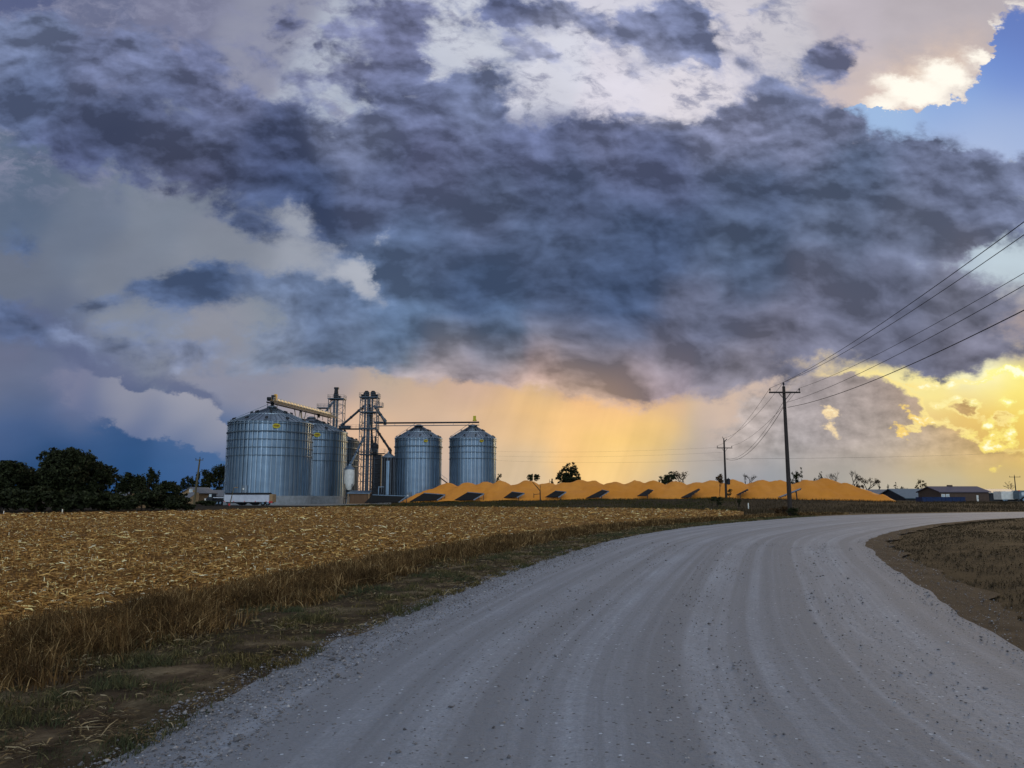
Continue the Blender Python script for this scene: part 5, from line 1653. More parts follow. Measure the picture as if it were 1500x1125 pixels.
def tree(px, y, top_py, width_px, label, cat='tree', leaf='leaf_dark', n=2600, shape='round', name='tree', group=None, base=0.12, lobes=9, size=None, sink=0.0, seed=None):
    """trunk, limbs and a crown of leaf clusters spread through uneven lobes"""
    c = spot(px, y); c.z -= sink
    H = at(px, top_py, y).z - c.z
    W = width_px / F_PX * y
    r = random.Random(seed if seed is not None else int(px * 13 + y))
    t = thing(name, label, cat, c, group)
    tr = MB()
    lean = Vector((r.uniform(-0.06, 0.06), r.uniform(-0.05, 0.05), 0)) * H
    tr.path([c + Vector((0, 0, -0.2)), c + lean * 0.3 + Vector((0, 0, H * 0.25)), c + lean * 0.7 + Vector((0, 0, H * 0.55)), c + lean + Vector((0, 0, H * 0.85))],
            [H * 0.028 + 0.05, H * 0.022 + 0.03, H * 0.014 + 0.02, H * 0.005 + 0.01], 7)
    pts = []
    z0 = H * base
    for k in range(lobes):
        if shape == 'cone':
            f = (k + 0.5) / lobes
            rad = W / 2 * (1 - f) * 0.8 + 0.08 * W
            a = r.uniform(0, 6.28)
            p = Vector((math.cos(a) * rad * 0.55, math.sin(a) * rad * 0.55, z0 + (H - z0) * f))
            sr = Vector((rad * 0.75, rad * 0.75, (H - z0) / lobes * 0.85))
        else:
            a = 6.28 * k / lobes * 2.4 + r.uniform(-0.5, 0.5)
            f = r.uniform(0.15, 0.97) if k else 0.85
            wid = W / 2 * math.sin(math.pi * (0.22 + 0.62 * f)) ** 0.6
            q = r.uniform(0.25, 0.72) * wid
            p = Vector((math.cos(a) * q, math.sin(a) * q, z0 + (H - z0) * f * 0.86))
            s = r.uniform(0.20, 0.34)
            sr = Vector((W * s, W * s, (H - z0) * s * 0.75))
        p = p + lean * (p.z / H)
        tr.path([c + lean * 0.5 + Vector((0, 0, max(H * 0.2, p.z * 0.55))), c + p * 0.75 + Vector((0, 0, p.z * 0.12)), c + p], [H * 0.010 + 0.015, H * 0.006 + 0.01, 0.01], 5)
        m = n // lobes
        g = rng.normal(0, 1, (m, 3)); g /= np.linalg.norm(g, axis=1)[:, None]
        # twigs: leaves gather in clumps with gaps between
        cl = max(6, m // 26)
        cc = rng.normal(0, 1, (cl, 3)); cc /= np.linalg.norm(cc, axis=1)[:, None]; cc *= rng.uniform(0.35, 1.12, cl)[:, None]
        idx = rng.integers(0, cl, m)
        q = cc[idx] + g * rng.uniform(0, 0.30, m)[:, None]
        pts.append(np.array(c + p)[None] + q * np.array(sr)[None])
    if shape == 'round' and base < 0.06:                      # shoots standing up out of the crown
        for k in range(7):
            a = r.uniform(-1, 1)
            p = Vector((a * W * 0.36, r.uniform(-0.2, 0.2) * W, H * (0.93 - 0.30 * a * a))) + lean
            m = n // 40
            g = rng.normal(0, 1, (m, 3)) * np.array([W * 0.035, W * 0.035, H * 0.055])[None]
            pts.append(np.array(c + p)[None] + g)
    tr.build('trunk', MT['bark'], t, smooth=True)
    P = np.concatenate(pts)
    P = P[P[:, 2] > c.z + 0.1]
    P[:, 2] = np.minimum(P[:, 2], c.z + H * 1.02)
    V, F = leaf_mesh(P, size or max(0.12, 0.095 * W ** 0.5))
    V = V - np.array(c)[None]
    link('crown', fast_mesh('crown', V, F, tint=np.repeat(rng.uniform(0, 1, len(P)), 4)), MT[leaf], t)
    return t


def bare_tree(px, y, top_py, width_px, label, name='bare_tree', cat='bare tree', group=None, leaf=None, depth=4, seed=1, spread=0.62):
    c = spot(px, y)
    H = at(px, top_py, y).z - c.z
    r = random.Random(seed)
    t = thing(name, label, cat, c, group)
    mb = MB(); tips = []
    kx = width_px / F_PX * y / (H * 1.0)

    def grow(p, d, L, rad, k):
        q = p + d * L
        mb.path([p, (p + q) / 2 + Vector((r.uniform(-1, 1), r.uniform(-1, 1), 0)) * L * 0.06, q], [rad, rad * 0.8, rad * 0.62], 5)
        if k == 0: tips.append(q); return
        for _ in range(3 if k > 1 else 4):
            nd = (d + Vector((r.uniform(-1, 1) * (kx + 0.5), r.uniform(-1, 1) * (kx + 0.5), r.uniform(-0.1, 0.55))) * 1.0).normalized()
            grow(q, nd, L * r.uniform(0.55, 0.85), rad * 0.6, k - 1)

    grow(c + Vector((0, 0, -0.2)), Vector((r.uniform(-0.05, 0.05), 0, 1)).normalized(), H * 0.22, H * 0.015 + 0.015, depth)
    zmax = max(v[2] for v in mb.v); sc = H / (zmax - c.z)
    sx = (width_px / F_PX * y) / (max(v[0] for v in mb.v) - min(v[0] for v in mb.v))
    mb.v = [(c.x + (v[0] - c.x) * sx, c.y + (v[1] - c.y) * sx, c.z + (v[2] - c.z) * sc) for v in mb.v]
    mb.build('branches', MT['bark'], t)
    if leaf:
        P = np.array([(c.x + (q.x - c.x) * sx, c.y + (q.y - c.y) * sx, c.z + (q.z - c.z) * sc) for q in tips])
        P = np.repeat(P, 12, 0) + rng.normal(0, H * 0.035, (len(P) * 12, 3))
        V, F = leaf_mesh(P, H * 0.026 + 0.03)
        link('crown', fast_mesh('crown', V - np.array(c)[None], F, tint=np.repeat(rng.uniform(0, 1, len(P)), 4)), MT[leaf], t)
    return t


WOOD = 'dark trees of the windbreak left of the bins'
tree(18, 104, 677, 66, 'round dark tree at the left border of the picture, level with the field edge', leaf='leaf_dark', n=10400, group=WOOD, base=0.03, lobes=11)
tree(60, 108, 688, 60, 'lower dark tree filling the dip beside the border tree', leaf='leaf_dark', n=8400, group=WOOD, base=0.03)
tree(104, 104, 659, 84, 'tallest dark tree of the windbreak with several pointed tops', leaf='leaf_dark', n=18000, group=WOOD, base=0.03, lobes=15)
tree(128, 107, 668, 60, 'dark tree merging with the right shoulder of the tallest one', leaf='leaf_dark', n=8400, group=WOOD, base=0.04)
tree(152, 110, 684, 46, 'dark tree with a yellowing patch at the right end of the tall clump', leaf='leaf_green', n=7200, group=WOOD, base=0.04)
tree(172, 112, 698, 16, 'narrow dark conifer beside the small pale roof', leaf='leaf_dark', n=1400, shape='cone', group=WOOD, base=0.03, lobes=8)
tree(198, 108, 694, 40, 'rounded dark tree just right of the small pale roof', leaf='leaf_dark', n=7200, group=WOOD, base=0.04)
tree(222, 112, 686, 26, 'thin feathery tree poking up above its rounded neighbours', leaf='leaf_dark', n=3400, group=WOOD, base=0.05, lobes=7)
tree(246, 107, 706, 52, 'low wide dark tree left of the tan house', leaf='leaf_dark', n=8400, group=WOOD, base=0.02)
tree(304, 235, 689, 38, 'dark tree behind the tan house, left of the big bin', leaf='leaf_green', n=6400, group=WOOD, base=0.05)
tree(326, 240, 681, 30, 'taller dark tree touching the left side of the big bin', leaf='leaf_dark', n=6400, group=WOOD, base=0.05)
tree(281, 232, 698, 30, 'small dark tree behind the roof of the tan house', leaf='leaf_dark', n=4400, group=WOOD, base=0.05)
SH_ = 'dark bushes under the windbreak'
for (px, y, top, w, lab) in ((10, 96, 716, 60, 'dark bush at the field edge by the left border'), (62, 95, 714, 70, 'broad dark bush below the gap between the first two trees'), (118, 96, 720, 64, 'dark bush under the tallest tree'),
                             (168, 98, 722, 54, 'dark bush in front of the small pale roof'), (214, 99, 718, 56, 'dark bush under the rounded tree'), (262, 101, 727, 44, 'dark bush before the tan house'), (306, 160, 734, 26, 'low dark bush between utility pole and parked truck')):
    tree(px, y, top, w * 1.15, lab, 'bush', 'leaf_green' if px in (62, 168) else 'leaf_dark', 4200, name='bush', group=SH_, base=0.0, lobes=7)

# trees along the skyline behind the corn
tree(729, 235, 692, 16, 'small dark tree peeping out right of the last bin', n=2600, base=0.1, lobes=7)
tree(832, 225, 674.5, 36, 'lone round dark tree behind the middle of the corn pile', n=5200, base=0.06, lobes=12, size=0.34)
tree(806, 230, 697, 12, 'tiny dark tree just left of the lone round tree', n=1200, lobes=5)
tree(978, 235, 690, 26, 'bushy dark tree over the corn crest left of the far utility pole', n=4500, lobes=9)
bare_tree(1002, 240, 692, 20, 'twiggy bush beside the bushy dark tree over the corn crest', leaf='leaf_rust', depth=3, seed=4, name='twiggy_tree', cat='tree')
bare_tree(1092, 245, 693, 20, 'bare grey twigs over the corn right of the far utility pole', depth=4, seed=8)
tree(1163, 215, 684.5, 18, 'upright leafy tree just right of the near utility pole', n=2200, lobes=7, leaf='leaf_green')
tree(1196, 225, 692, 14, 'small loose tree over the corn right of the upright leafy tree', n=1200, lobes=6, leaf='leaf_green')
bare_tree(1222, 235, 690, 22, 'bare tree over the highest hump of the corn', depth=4, seed=15)
bare_tree(1243, 235, 688, 18, 'pale bare tree behind the right shoulder of the corn', depth=4, seed=22)
tree(1250, 240, 694, 16, 'russet autumn tree beside the pale bare tree', n=1600, lobes=6, leaf='leaf_rust')
bare_tree(1266, 240, 701, 22, 'low russet spreading tree above the falling right slope of the corn', leaf='leaf_rust', depth=3, seed=31, name='twiggy_tree', cat='tree')
tree(1283, 300, 708, 14, 'first small dark conifer left of the grey sheds', n=700, lobes=6, shape='cone', base=0.02)
tree(1296, 305, 710, 12, 'second and lowest small conifer behind the grey shed', n=600, lobes=6, shape='cone', base=0.02)
tree(1307, 300, 707, 14, 'third and most pointed small conifer behind the grey shed', n=700, lobes=7, shape='cone', base=0.02)
tree(1318, 305, 712.5, 14, 'fourth rounded dark tree behind the grey shed', n=700, lobes=5, base=0.02)
tree(1345, 250, 702.5, 20, 'yellow green tree over the blue grey roof', n=900, lobes=6, leaf='leaf_gold', base=0.05)
bare_tree(1472, 260, 704, 22, 'bare bushy tree beside the distant pole on the right', depth=4, seed=41)
tree(1499, 240, 704, 12, 'golden autumn tree cut by the right border', n=700, lobes=5, leaf='leaf_gold', base=0.05)
tree(1458, 300, 714, 10, 'tiny dark tree above the mauve roof end', n=300, lobes=4)

# saplings and shrubs in front of the corn
c = spot(790, 147)
t = thing('leaning_sapling', 'leaning sapling with bent trunk and small round crown before the corn', 'tree', c)
mb = MB(); p = [at(791.5, 729.5, 147), at(791.2, 719, 147), at(787, 714, 147), at(780, 706, 147)]
p[0].z = c.z - 0.1; mb.path(p, [0.13, 0.11, 0.09, 0.05], 6)
mb.path([p[1], at(788.5, 713.0, 147) + Vector((0.4, 0, 0)), at(791, 709.5, 147)], [0.07, 0.05, 0.02], 5)
mb.path([at(782, 729, 147), at(782, 722.5, 147)], [0.07, 0.05], 5); mb.path([at(782, 724.5, 147), at(791, 723.5, 147)], [0.05, 0.05], 5)
mb.build('trunk', MT['bark'], t)
q = at(781.5, 699.5, 147)
P = rng.normal(0, 1, (700, 3)); P /= np.linalg.norm(P, axis=1)[:, None]; P *= rng.uniform(0.3, 1.05, 700)[:, None]
P = P * np.array([1.1, 1.0, 0.62]) + np.array([0.15, 0.1, 0.05]) * np.sign(P)
V, F = leaf_mesh(P + np.array(q - c)[None], 0.17)
link('crown', fast_mesh('crown', V, F, tint=np.repeat(rng.uniform(0, 1, 700), 4)), MT['leaf_dark'], t)
bare_tree(1051, 128, 697, 7, 'thin bare upright sapling just left of the far utility pole', depth=3, seed=77, spread=0.28, leaf='leaf_rust', name='bare_sapling')
BU = 'shrubs at the feet of the utility poles'
tree(1047, 120, 727.5, 20, 'dark shrub at the foot of the far utility pole', 'shrub', n=900, name='shrub', group=BU, base=0, lobes=6, size=0.14)
tree(1065, 132, 716, 12, 'thin branching shrub right beside the far utility pole', 'shrub', n=200, name='shrub', group=BU, base=0.3, lobes=4, size=0.14)
tree(1078, 112, 731, 7, 'tiny dark shrub on the bank right of the far utility pole', 'shrub', n=300, name='shrub', group=BU, base=0, lobes=4, size=0.10)
tree(1141, 74, 742, 30, 'wide brown bush left of the foot of the near utility pole', 'shrub', n=1500, leaf='leaf_rust', name='shrub', group=BU, base=0, lobes=8, size=0.10)
tree(1156, 71, 744, 16, 'dark bush covering the foot of the near utility pole', 'shrub', n=1200, name='shrub', group=BU, base=0, lobes=6, size=0.10)

# ------------------------------------------------------------------ poles and wires
PG = 'wooden utility poles'
def utility_pole(px, y, top_py, arm_py, arm_px, label, tall=None, mat='wood_pole', lean=0.0, r=0.16, braces=True, cat='utility pole'):
    c = spot(px, y)
    top = at(px, top_py, y); H = top.z - c.z
    if tall: H = tall
    t = thing('utility_pole', label, cat, c, PG)
    tip = c + Vector((lean * H, 0, H))
    mb = MB(); mb.tube(c + Vector((0, 0, -0.3)), tip, r * 1.15, r * 0.72, 12); mb.build('pole', MT[mat], t, smooth=True)
    az = at(px, arm_py, y).z if not tall else c.z + H * 0.955
    w = arm_px / F_PX * y
    ac = Vector((c.x + lean * (az - c.z), y - r, az))
    mb = MB(); mb.box(ac, (w, 0.12, 0.14)); arm = mb.build('crossarm', MT[mat], t)
    for f in (-0.47, 0.47):
        mb = MB(); mb.lathe(ac + Vector((f * w, 0, 0.06)), [(0.03, 0), (0.03, 0.12), (0.085, 0.13), (0.05, 0.2), (0.085, 0.22), (0.04, 0.32), (0.01, 0.34)], 10); mb.build('insulator', MT['dark_steel'], arm)
    mb = MB(); mb.lathe(tip, [(0.04, -0.05), (0.04, 0.12), (0.10, 0.14), (0.05, 0.24), (0.10, 0.26), (0.04, 0.38), (0.01, 0.40)], 10); mb.build('insulator', MT['dark_steel'], t)
    if braces:
        for f in (-1, 1):
            mb = MB(); mb.bar(ac + Vector((f * w * 0.19, 0, -0.05)), Vector((ac.x, ac.y, ac.z - 0.75)), 0.05); mb.build('brace', MT['dark_steel'], t)
    return t, tip + Vector((0, 0, 0.4)), [ac + Vector((-0.47 * w, 0, 0.4)), ac + Vector((0.47 * w, 0, 0.4))], Vector((ac.x, ac.y, 0))


P1, tip1, ends1, a1 = utility_pole(1152, 72, 566, 575.2, 46, 'near utility pole with crossarm standing just beyond the road', r=0.19)
P2, tip2, ends2, a2 = utility_pole(1060.5, 140, 645, 656.3, 22.5, 'smaller far utility pole standing before the corn pile', r=0.20)
mb = MB(); mb.lathe(Vector((a2.x + 0.45, a2.y, at(1060, 705.5, 140).z)), [(0.02, -0.55), (0.3, -0.5), (0.32, 0.45), (0.1, 0.55), (0.02, 0.7)], 12); mb.build('transformer', MT['dark_steel'], P2)
mb = MB(); mb.bar(tip2 + Vector((0, 0, -0.7)), tip2 + Vector((0.55, 0, -0.15)), 0.12); mb.bar(tip2 + Vector((0, 0, -0.5)), tip2 + Vector((-0.25, 0, 0.25)), 0.07); mb.build('bracket', MT['dark_steel'], P2)
P3, tip3, ends3, a3 = utility_pole(289.3, 150, 672, 674.0, 11, 'pale leaning utility pole in front of the dark trees left of the bins', mat='pale_pole', lean=0.075, r=0.19, braces=False)
P4, tip4, ends4, a4 = utility_pole(1481, 255, 697, 698.8, 16, 'distant utility pole above the pale box trailer on the right', r=0.17, braces=False)
P0, tip0, ends0, a0 = utility_pole(750 + F_PX * 13.2 / 1.0, 1.0, 0, 0, 2.9 * F_PX / 1.0, 'utility pole beside the near end of the road', tall=tip1.z - 0.4, r=0.19) if False else (None, None, None, None)

WG = 'power lines strung between the utility poles'
def wire(p0, p1, sag, r, label, n=28):
    p0, p1 = Vector(p0), Vector(p1)
    mb = MB()
    pts = []
    for i in range(n + 1):
        f = i / n
        q = p0 + (p1 - p0) * f; q.z -= 4 * sag * f * (1 - f); pts.append(q)
    mb.path(pts, r, 5)
    o = mb.build('power_line', MT['wire'], None, loc=p0)
    tag(o, label, 'power line', WG)
    return o


# the line runs on towards and past the viewer on the right
E0 = Vector((13.6, 2.0, 0))
dirn = (Vector((E0.x, E0.y, 0)) - Vector((a1.x, a1.y, 0))).normalized()
side = Vector((0.98, 0.18, 0))
PN = copy_tree(P1)
PN.location = (E0.x, E0.y, -1.2)
PN.rotation_euler = (0, 0, math.atan2(0.18, 0.98))
PN['label'] = 'utility pole nearest the viewer, beyond the right border of the view'
def far_end(zz, s): return Vector((E0.x, E0.y, zz)) + side * s
wire(ends1[0], far_end(ends1[0].z - 1.2, -1.38), 1.0, 0.0151, 'upper of the two close parallel wires rising from the near pole to the right border')
wire(tip1, far_end(tip1.z - 1.2, 0.0), 1.1, 0.0151, 'lower of the two close parallel wires rising from the near pole to the right border')
wire(ends1[1], far_end(ends1[1].z - 1.2, 1.38), 1.0, 0.0130, 'middle wire from the right arm end of the near pole to the right border')
wire((a1.x + 0.2, a1.y, at(1152, 589.5, 72).z), far_end(9.75, 0.25), 1.0, 0.0144, 'second lowest wire from the near pole shaft to the right border')
wire((a1.x + 0.2, a1.y, at(1152, 597, 72).z), far_end(9.0, 0.3), 1.2, 0.0216, 'lowest and thickest wire from the near pole shaft to the right border')
wire(ends1[0], ends2[0], 1.0, 0.0158, 'wire between the left arm ends of the two poles')
wire(tip1, tip2, 1.0, 0.0158, 'wire joining the tops of the two poles')
wire(ends1[1], ends2[1], 1.0, 0.0158, 'wire between the right arm ends of the two poles')
wire((a1.x - 0.2, a1.y, at(1152, 589.5, 72).z), (a2.x + 0.2, a2.y, at(1060, 671.5, 140).z), 1.7, 0.0173, 'upper of two sagging wires between the shafts of the two poles')
wire((a1.x - 0.2, a1.y, at(1152, 597, 72).z), (a2.x + 0.2, a2.y, at(1060, 672.5, 140).z), 1.8, 0.0245, 'lower sagging wire between the shafts of the two poles')
wire((a2.x + 0.2, a2.y, at(1060, 672.3, 140).z), (a4.x, a4.y, at(1481, 701, 255).z + 8.5), 0.4, 0.0192, 'thin level wire running from the far pole to the right over the sheds', 40)
for (z0, z1, lab) in ((661, 655, 'highest faint wire from the far pole to the bins'), (668, 662.5, 'middle faint wire from the far pole to the bins'), (674.5, 674, 'lowest faint wire from the far pole to the bins')):
    wire(at(1060, z1, 140), at(727, z0, 198), 0.5, 0.0096, lab)

# street lamp before the trailer
c = spot(341, 150)
t = thing('yard_lamp', 'slim pole lamp with short arm standing before the hopper trailer', 'street lamp', c)
top = at(342.5, 714.2, 150)
mb = MB(); mb.path([c + Vector((0, 0, -0.1)), Vector((top.x - 0.05, c.y, top.z - 0.3)), top], [0.10, 0.08, 0.07], 8); mb.build('pole', MT['pale_pole'], t)
mb = MB(); mb.bar(top, top + Vector((0.5, 0, 0.05)), 0.1); mb.build('arm', MT['tan'], t)
mb = MB(); mb.box(top + Vector((0.55, 0, 0.02)), (0.5, 0.25, 0.16)); mb.build('lamp_head', MT['tan'], t)
mb = MB(); mb.box(Vector((c.x, c.y - 0.12, at(341, 739, 150).z)), (0.32, 0.06, 0.40)); mb.build('reflector', MT['red'], t)

# little marker posts
for (px, y, h, w, lab, m_) in ((15.5, 80.5, 0.34, 0.10, 'short pale post at the left end of the field edge', 'white'), (100, 84, 0.45, 0.12, 'short pale post at the field edge below the tallest tree', 'white'), (1092, 110, 0.85, 0.18, 'white marker post in the grass below the corn', 'white')):
    c = spot(px, y)
    t = thing('marker_post', lab, 'post', c, 'short marker posts')
    mb = MB(); mb.box(c + Vector((0, 0, h / 2)), (w * 0.7, 0.06, h)); mb.build('post', MT[m_], t)
    mb = MB(); mb.prism([c + Vector((-w * 0.45, -0.05, h)), c + Vector((w * 0.45, -0.05, h)), c + Vector((0, -0.05, h + w * 0.7))], (0, 0.1, 0)); mb.build('cap', MT['pale_pole'], t)

# ------------------------------------------------------------------ vehicles
def wheel(root, p, r=0.5, w=0.28):
    mb = MB(); mb.tube(p + Vector((0, -w / 2, 0)), p + Vector((0, w / 2, 0)), r, r, 18); wh = mb.build('wheel', MT['black'], root)
    mb = MB(); mb.tube(p + Vector((0, -w / 2 - 0.02, 0)), p + Vector((0, -w / 2 + 0.02, 0)), r * 0.5, r * 0.5, 14); mb.build('rim', MT['galv'], wh)


y = 162.0
xl, xr = at(331, 730, y).x, at(402, 730, y).x
c = Vector(((xl + xr) / 2, y, 0))
t = thing('hopper_trailer', 'long pale grain trailer with dark tarp and red reflectors, parked before the biggest bin', 'trailer', c)
z0, z1 = at(360, 735.3, y).z, at(360, 724.2, y).z
L = xr - xl
mb = MB(); mb.box((xl + L * 0.47, y, (z0 + z1) / 2), (L * 0.92, 2.5, z1 - z0))
for k in range(14): mb.box((xl + L * 0.05 + L * 0.86 * k / 13, y - 1.27, (z0 + z1) / 2), (0.09, 0.05, z1 - z0 - 0.1))
mb.build('box', MT['trailer'], t)
mb = MB(); mb.prism([(xl + 0.05, y - 1.3, z1), (xl + L * 0.92, y - 1.3, z1), (xl + L * 0.92, y, z1 + 0.28), (xl + 0.05, y, z1 + 0.28)], (0, 0, 0.06)); mb.prism([(xl + 0.05, y + 1.3, z1), (xl + L * 0.92, y + 1.3, z1), (xl + L * 0.92, y, z1 + 0.28), (xl + 0.05, y, z1 + 0.28)], (0, 0, 0.06)); mb.box((xl + L * 0.48, y - 1.3, z1 + 0.02), (L * 0.9, 0.08, 0.16)); mb.build('tarp', MT['black'], t)
mb = MB(); mb.box((xl + L * 0.965, y, (z0 + z1) / 2 + 0.0), (L * 0.065, 2.4, z1 - z0 + 0.1)); mb.build('end_wall', MT['tan'], t)
mb = MB(); mb.box((xl + L * 0.5, y, z0 - 0.12), (L * 0.96, 1.0, 0.2))
for f in (0.33, 0.6): mb.prism([(xl + L * f - 1.3, y - 1.0, z0), (xl + L * f + 1.3, y - 1.0, z0), (xl + L * f + 0.3, y - 0.4, z0 - 0.65), (xl + L * f - 0.3, y - 0.4, z0 - 0.65)], (0, 1.6, 0))
mb.build('frame', MT['dark_steel'], t)
for f in (0.80, 0.90): wheel(t, Vector((xl + L * f, y - 1.0, 0.5)))
for f in (0.01, 0.2, 0.42, 0.64, 0.86, 0.93):
    mb = MB(); mb.box((xl + L * f + 0.1, y - 1.29, z0 + 0.12), (0.24, 0.03, 0.14)); mb.build('reflector', MT['red'], t)
for f in (0.945, 0.985):
    mb = MB(); mb.box((xl + L * f, y - 1.27, z0 + 0.0), (0.3, 0.1, 0.42)); mb.build('tail_light', MT['red'], t)
for s in (0.06, 0.09):
    mb = MB(); mb.bar((xl + L * s, y - 0.8, 0), (xl + L * s, y - 0.8, z0), 0.14); mb.build('landing_leg', MT['dark_steel'], t)

y = 166.0
xl, xr = at(303, 735, y).x, at(330, 735, y).x
c = Vector(((xl + xr) / 2, y, 0)); L = xr - xl
t = thing('flatbed_truck', 'dark flatbed truck chassis parked left of the hopper trailer', 'truck', c)
mb = MB(); mb.box(c + Vector((0.2, 0, 0.95)), (L * 0.95, 1.0, 0.26)); mb.build('frame', MT['dark_steel'], t)
mb = MB(); mb.box(c + Vector((0.9, 0, 1.62)), (L * 0.56, 2.3, 0.16)); mb.build('bed', MT['trailer'], t)
mb = MB(); mb.prism([c + Vector((-L * 0.5, -1.1, 0.7)), c + Vector((-L * 0.12, -1.1, 0.7)), c + Vector((-L * 0.12, -1.1, 2.5)), c + Vector((-L * 0.30, -1.1, 2.5)), c + Vector((-L * 0.36, -1.1, 1.7)), c + Vector((-L * 0.5, -1.1, 1.5))], (0, 2.2, 0)); cab = mb.build('cab', MT['dark_steel'], t)
mb = MB(); mb.box(c + Vector((-L * 0.22, -1.12, 2.05)), (L * 0.13, 0.04, 0.55)); mb.build('window', MT['glass'], cab)
mb = MB(); mb.box(c + Vector((-L * 0.48, -1.12, 1.25)), (0.3, 0.1, 0.4)); mb.build('headlight', MT['white'], cab)
for f in (-0.38, 0.16, 0.34): wheel(t, c + Vector((L * f, -1.0, 0.5)))

# box trailer and lorry far right
y = 150.0
c = spot(1472, y)
t = thing('box_trailer', 'pale grey box trailer parked at the far right edge of the yard', 'trailer', c)
xl, xr = at(1461, 725, y).x, at(1487, 725, y).x; z0, z1 = at(1474, 731.6, y).z, at(1474, 719.8, y).z
mb = MB(); mb.box(((xl + xr) / 2, y, (z0 + z1) / 2), (xr - xl, 2.4, z1 - z0)); mb.build('box', MT['white'], t)
mb = MB(); mb.box(((xl + xr) / 2, y, z0 - 0.12), (xr - xl, 1.0, 0.2)); mb.build('frame', MT['dark_steel'], t)
for f in (0.16, 0.30): wheel(t, Vector((xl + (xr - xl) * f, y - 0.9, c.z + 0.45)), 0.45)
mb = MB(); mb.bar((xr - 0.5, y - 0.6, z0), (xr - 0.5, y - 0.6, c.z), 0.15); mb.build('landing_leg', MT['dark_steel'], t)
c = spot(1494, 148)
t = thing('lorry', 'blue and red lorry cut by the right border, beside the pale box trailer', 'truck', c)
zl, zh = at(1494, 731, 148).z, at(1494, 718.5, 148).z
x0 = at(1487.8, 725, 148).x
mb = MB(); mb.prism([(x0, 147, zl), (x0 + 2.2, 147, zl), (x0 + 2.2, 147, zh), (x0 + 0.25, 147, zh), (x0, 147, zl + 1.0)], (0, 2.4, 0)); cab = mb.build('cab', MT['blue_roof'], t)
mb = MB(); mb.box((x0 + 0.9, 146.97, zh - 0.65), (0.9, 0.05, 0.6)); mb.build('window', MT['glass'], cab)
for dx_ in (-0.15, 1.3):
    mb = MB(); mb.box((x0 + dx_ + 0.2, 146.95, zh - 0.05), (0.35, 0.12, 0.16)); mb.build('marker_light', MT['red'], cab)
mb = MB(); mb.box((x0 + 4.2, 148.2, (zl + zh) / 2), (3.6, 2.4, zh - zl)); mb.build('box', MT['purple_roof'], t)
for dx_ in (0.8, 4.6): wheel(t, Vector((x0 + dx_, 147.1, c.z + 0.5)))

# blue open container
y = 140.0
c = spot(1378, y)
xl, xr = at(1346, 732, y).x, at(1409, 732, y).x; z1 = at(1378, 728.2, y).z
t = thing('blue_container', 'long low blue steel container lying before the sheds on the right', 'container', c)
mb = MB(); mb.box(((xl + xr) / 2, y, (c.z + z1) / 2), (xr - xl, 2.2, z1 - c.z)); mb.build('body', MT['blue'], t)
mb = MB()
for k in range(12): mb.box((xl + 0.2 + (xr - xl - 0.4) * k / 11, y - 1.13, (c.z + z1) / 2), (0.12, 0.06, z1 - c.z - 0.1))
mb.box(((xl + xr) / 2, y - 1.13, z1 - 0.03), (xr - xl, 0.1, 0.1)); mb.build('ribs', MT['blue'], t)

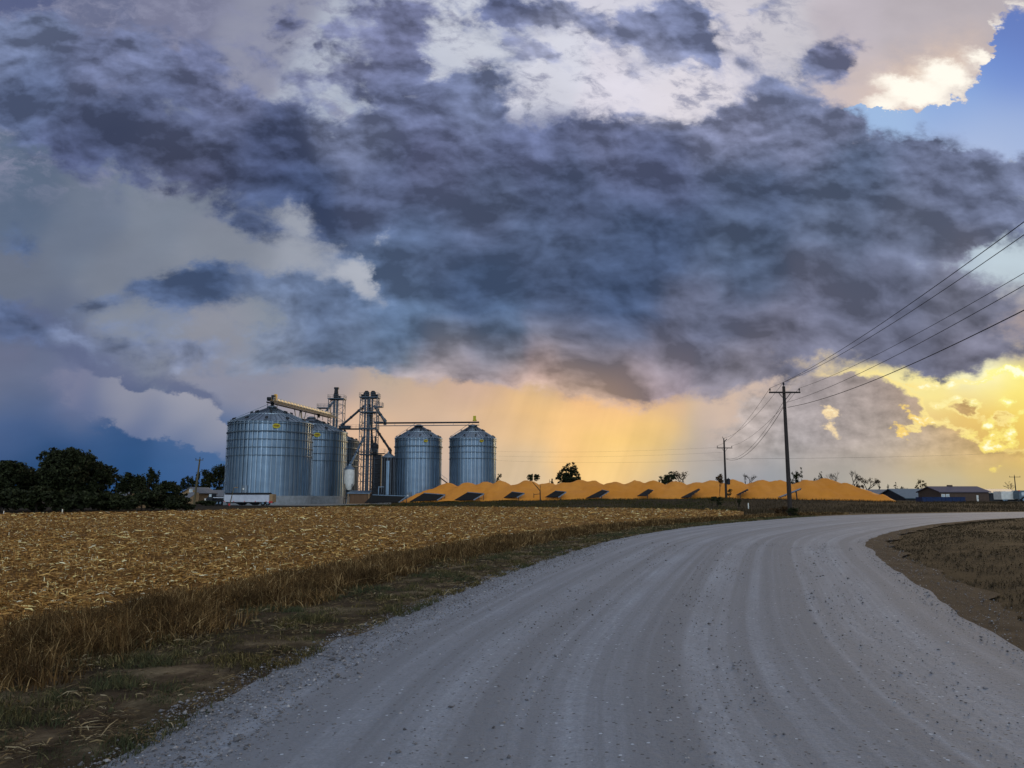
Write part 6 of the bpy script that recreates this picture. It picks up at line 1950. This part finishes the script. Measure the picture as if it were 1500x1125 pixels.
# ------------------------------------------------------------------ buildings
def gabled(name, label, cat, px0, px1, y, depth, eave_py, ridge_py, wall, roof, ridge_along_x=True, windows=(), door=None, over=0.35, chimney=None):
    x0, x1 = at(px0, 730, y).x, at(px1, 730, y).x
    c = Vector(((x0 + x1) / 2, y, float(rise((x0 + x1) / 2, y))))
    ze, zr = at((px0 + px1) / 2, eave_py, y).z, at((px0 + px1) / 2, ridge_py, y + (depth / 2 if ridge_along_x else 0)).z
    t = thing(name, label, cat, c)
    z0 = c.z - 0.2
    if ridge_along_x:
        mb = MB(); mb.box((c.x, y + depth / 2, (z0 + ze) / 2), (x1 - x0, depth, ze - z0))
        mb.prism([(x0, y, ze), (x0, y + depth, ze), (x0, y + depth / 2, zr - 0.05)], (x1 - x0, 0, 0)); w = mb.build('wall', MT[wall], t)
        mb = MB()
        for s in (0, 1):
            yo = y - over if s == 0 else y + depth + over
            ym = y + depth / 2
            mb.prism([(x0 - over, yo, ze - 0.12), (x1 + over, yo, ze - 0.12), (x1 + over, ym, zr), (x0 - over, ym, zr)], (0, 0, 0.16))
        r_ = mb.build('roof', MT[roof], t)
    else:
        mb = MB(); mb.box((c.x, y + depth / 2, (z0 + ze) / 2), (x1 - x0, depth, ze - z0))
        mb.prism([(x0, y, ze), (x1, y, ze), (c.x, y, zr - 0.05)], (0, depth, 0)); w = mb.build('wall', MT[wall], t)
        mb = MB()
        for s in (0, 1):
            xo = x0 - over if s == 0 else x1 + over
            mb.prism([(xo, y - over, ze - 0.12), (xo, y + depth + over, ze - 0.12), (c.x, y + depth + over, zr), (c.x, y - over, zr)], (0, 0, 0.16))
        r_ = mb.build('roof', MT[roof], t)
    for (px, py, w_, h_) in windows:
        p = at(px, py, y)
        mb = MB(); mb.box((p.x, y - 0.03, p.z), (w_ + 0.2, 0.10, h_ + 0.2)); f = mb.build('window', MT['white'], t)
        mb = MB(); mb.box((p.x, y - 0.085, p.z), (w_, 0.03, h_)); mb.build('pane', MT['glass'], f)
    if door:
        px, w_, h_, m_ = door
        p = at(px, 730, y)
        mb = MB(); mb.box((p.x, y - 0.03, z0 + 0.2 + h_ / 2), (w_, 0.10, h_)); dd_ = mb.build('door', MT[m_], t)
        mb = MB(); mb.box((p.x + w_ * 0.35, y - 0.1, z0 + 0.2 + h_ * 0.45), (0.08, 0.06, 0.12)); mb.build('handle', MT['galv'], dd_)
    if chimney:
        p = at(chimney[0], chimney[1], y + depth / 2)
        mb = MB(); mb.box((p.x, y + depth / 2, p.z - 0.6), (0.9, 0.7, 1.6)); mb.build('chimney', MT['brick'], r_)
    return t


gabled('machine_shed', 'low grey shed with dull roof behind the right end of the corn', 'shed', 1280, 1322, 205, 14, 727.5, 717.8, 'brown', 'grey_roof')
gabled('machine_shed', 'long shed with blue grey metal roof beside the brown house', 'shed', 1327, 1376, 190, 16, 729.5, 716.8, 'dark_steel', 'blue_roof')
gabled('brick_house', 'brown house with mauve roof and two small windows behind the blue container', 'house', 1378, 1449, 165, 9, 720.5, 713.4, 'brick', 'purple_roof', windows=((1381.5, 726.5, 0.55, 0.6), (1388, 726.5, 0.55, 0.6)), door=(1431.8, 0.4, 1.3, 'white'), chimney=(1391, 711.8))
gabled('machine_shed', 'dark shed with grey blue roof between the brown house and the pale trailer', 'shed', 1450, 1500, 185, 12, 722, 717.2, 'dark_steel', 'blue_roof')
gabled('tan_house', 'small tan gabled house with one white window among the left trees', 'house', 266, 291, 205, 12, 722.5, 714.2, 'tan', 'grey_roof', ridge_along_x=False, windows=((279.8, 718.6, 0.75, 0.75),))
gabled('long_shed', 'long low shed with pale roof left of the biggest bin', 'shed', 294, 336, 215, 12, 727, 718.6, 'dark_steel', 'grey_roof')
gabled('pale_roofed_house', 'house with small pale roof showing between the dark trees', 'house', 167, 184, 125, 9, 725, 713.5, 'tan', 'grey_roof')
c = spot(274, 200)
t = thing('porch', 'small lean-to porch with slanting roof before the tan house', 'porch', c)
p0, p1 = at(272.5, 728, 201), at(283, 724, 201)
mb = MB(); mb.prism([(p0.x, 199, p0.z - 0.3), (p1.x, 199, p0.z - 0.3), (p1.x, 203.5, p1.z + 0.4), (p0.x, 203.5, p1.z + 0.4)], (0, 0, 0.14)); mb.build('roof', MT['grey_roof'], t)
for x in (p0.x + 0.1, p1.x - 0.1):
    mb = MB(); mb.bar((x, 199.1, c.z - 0.1), (x, 199.1, p0.z - 0.3), 0.18); mb.build('post', MT['tan'], t)
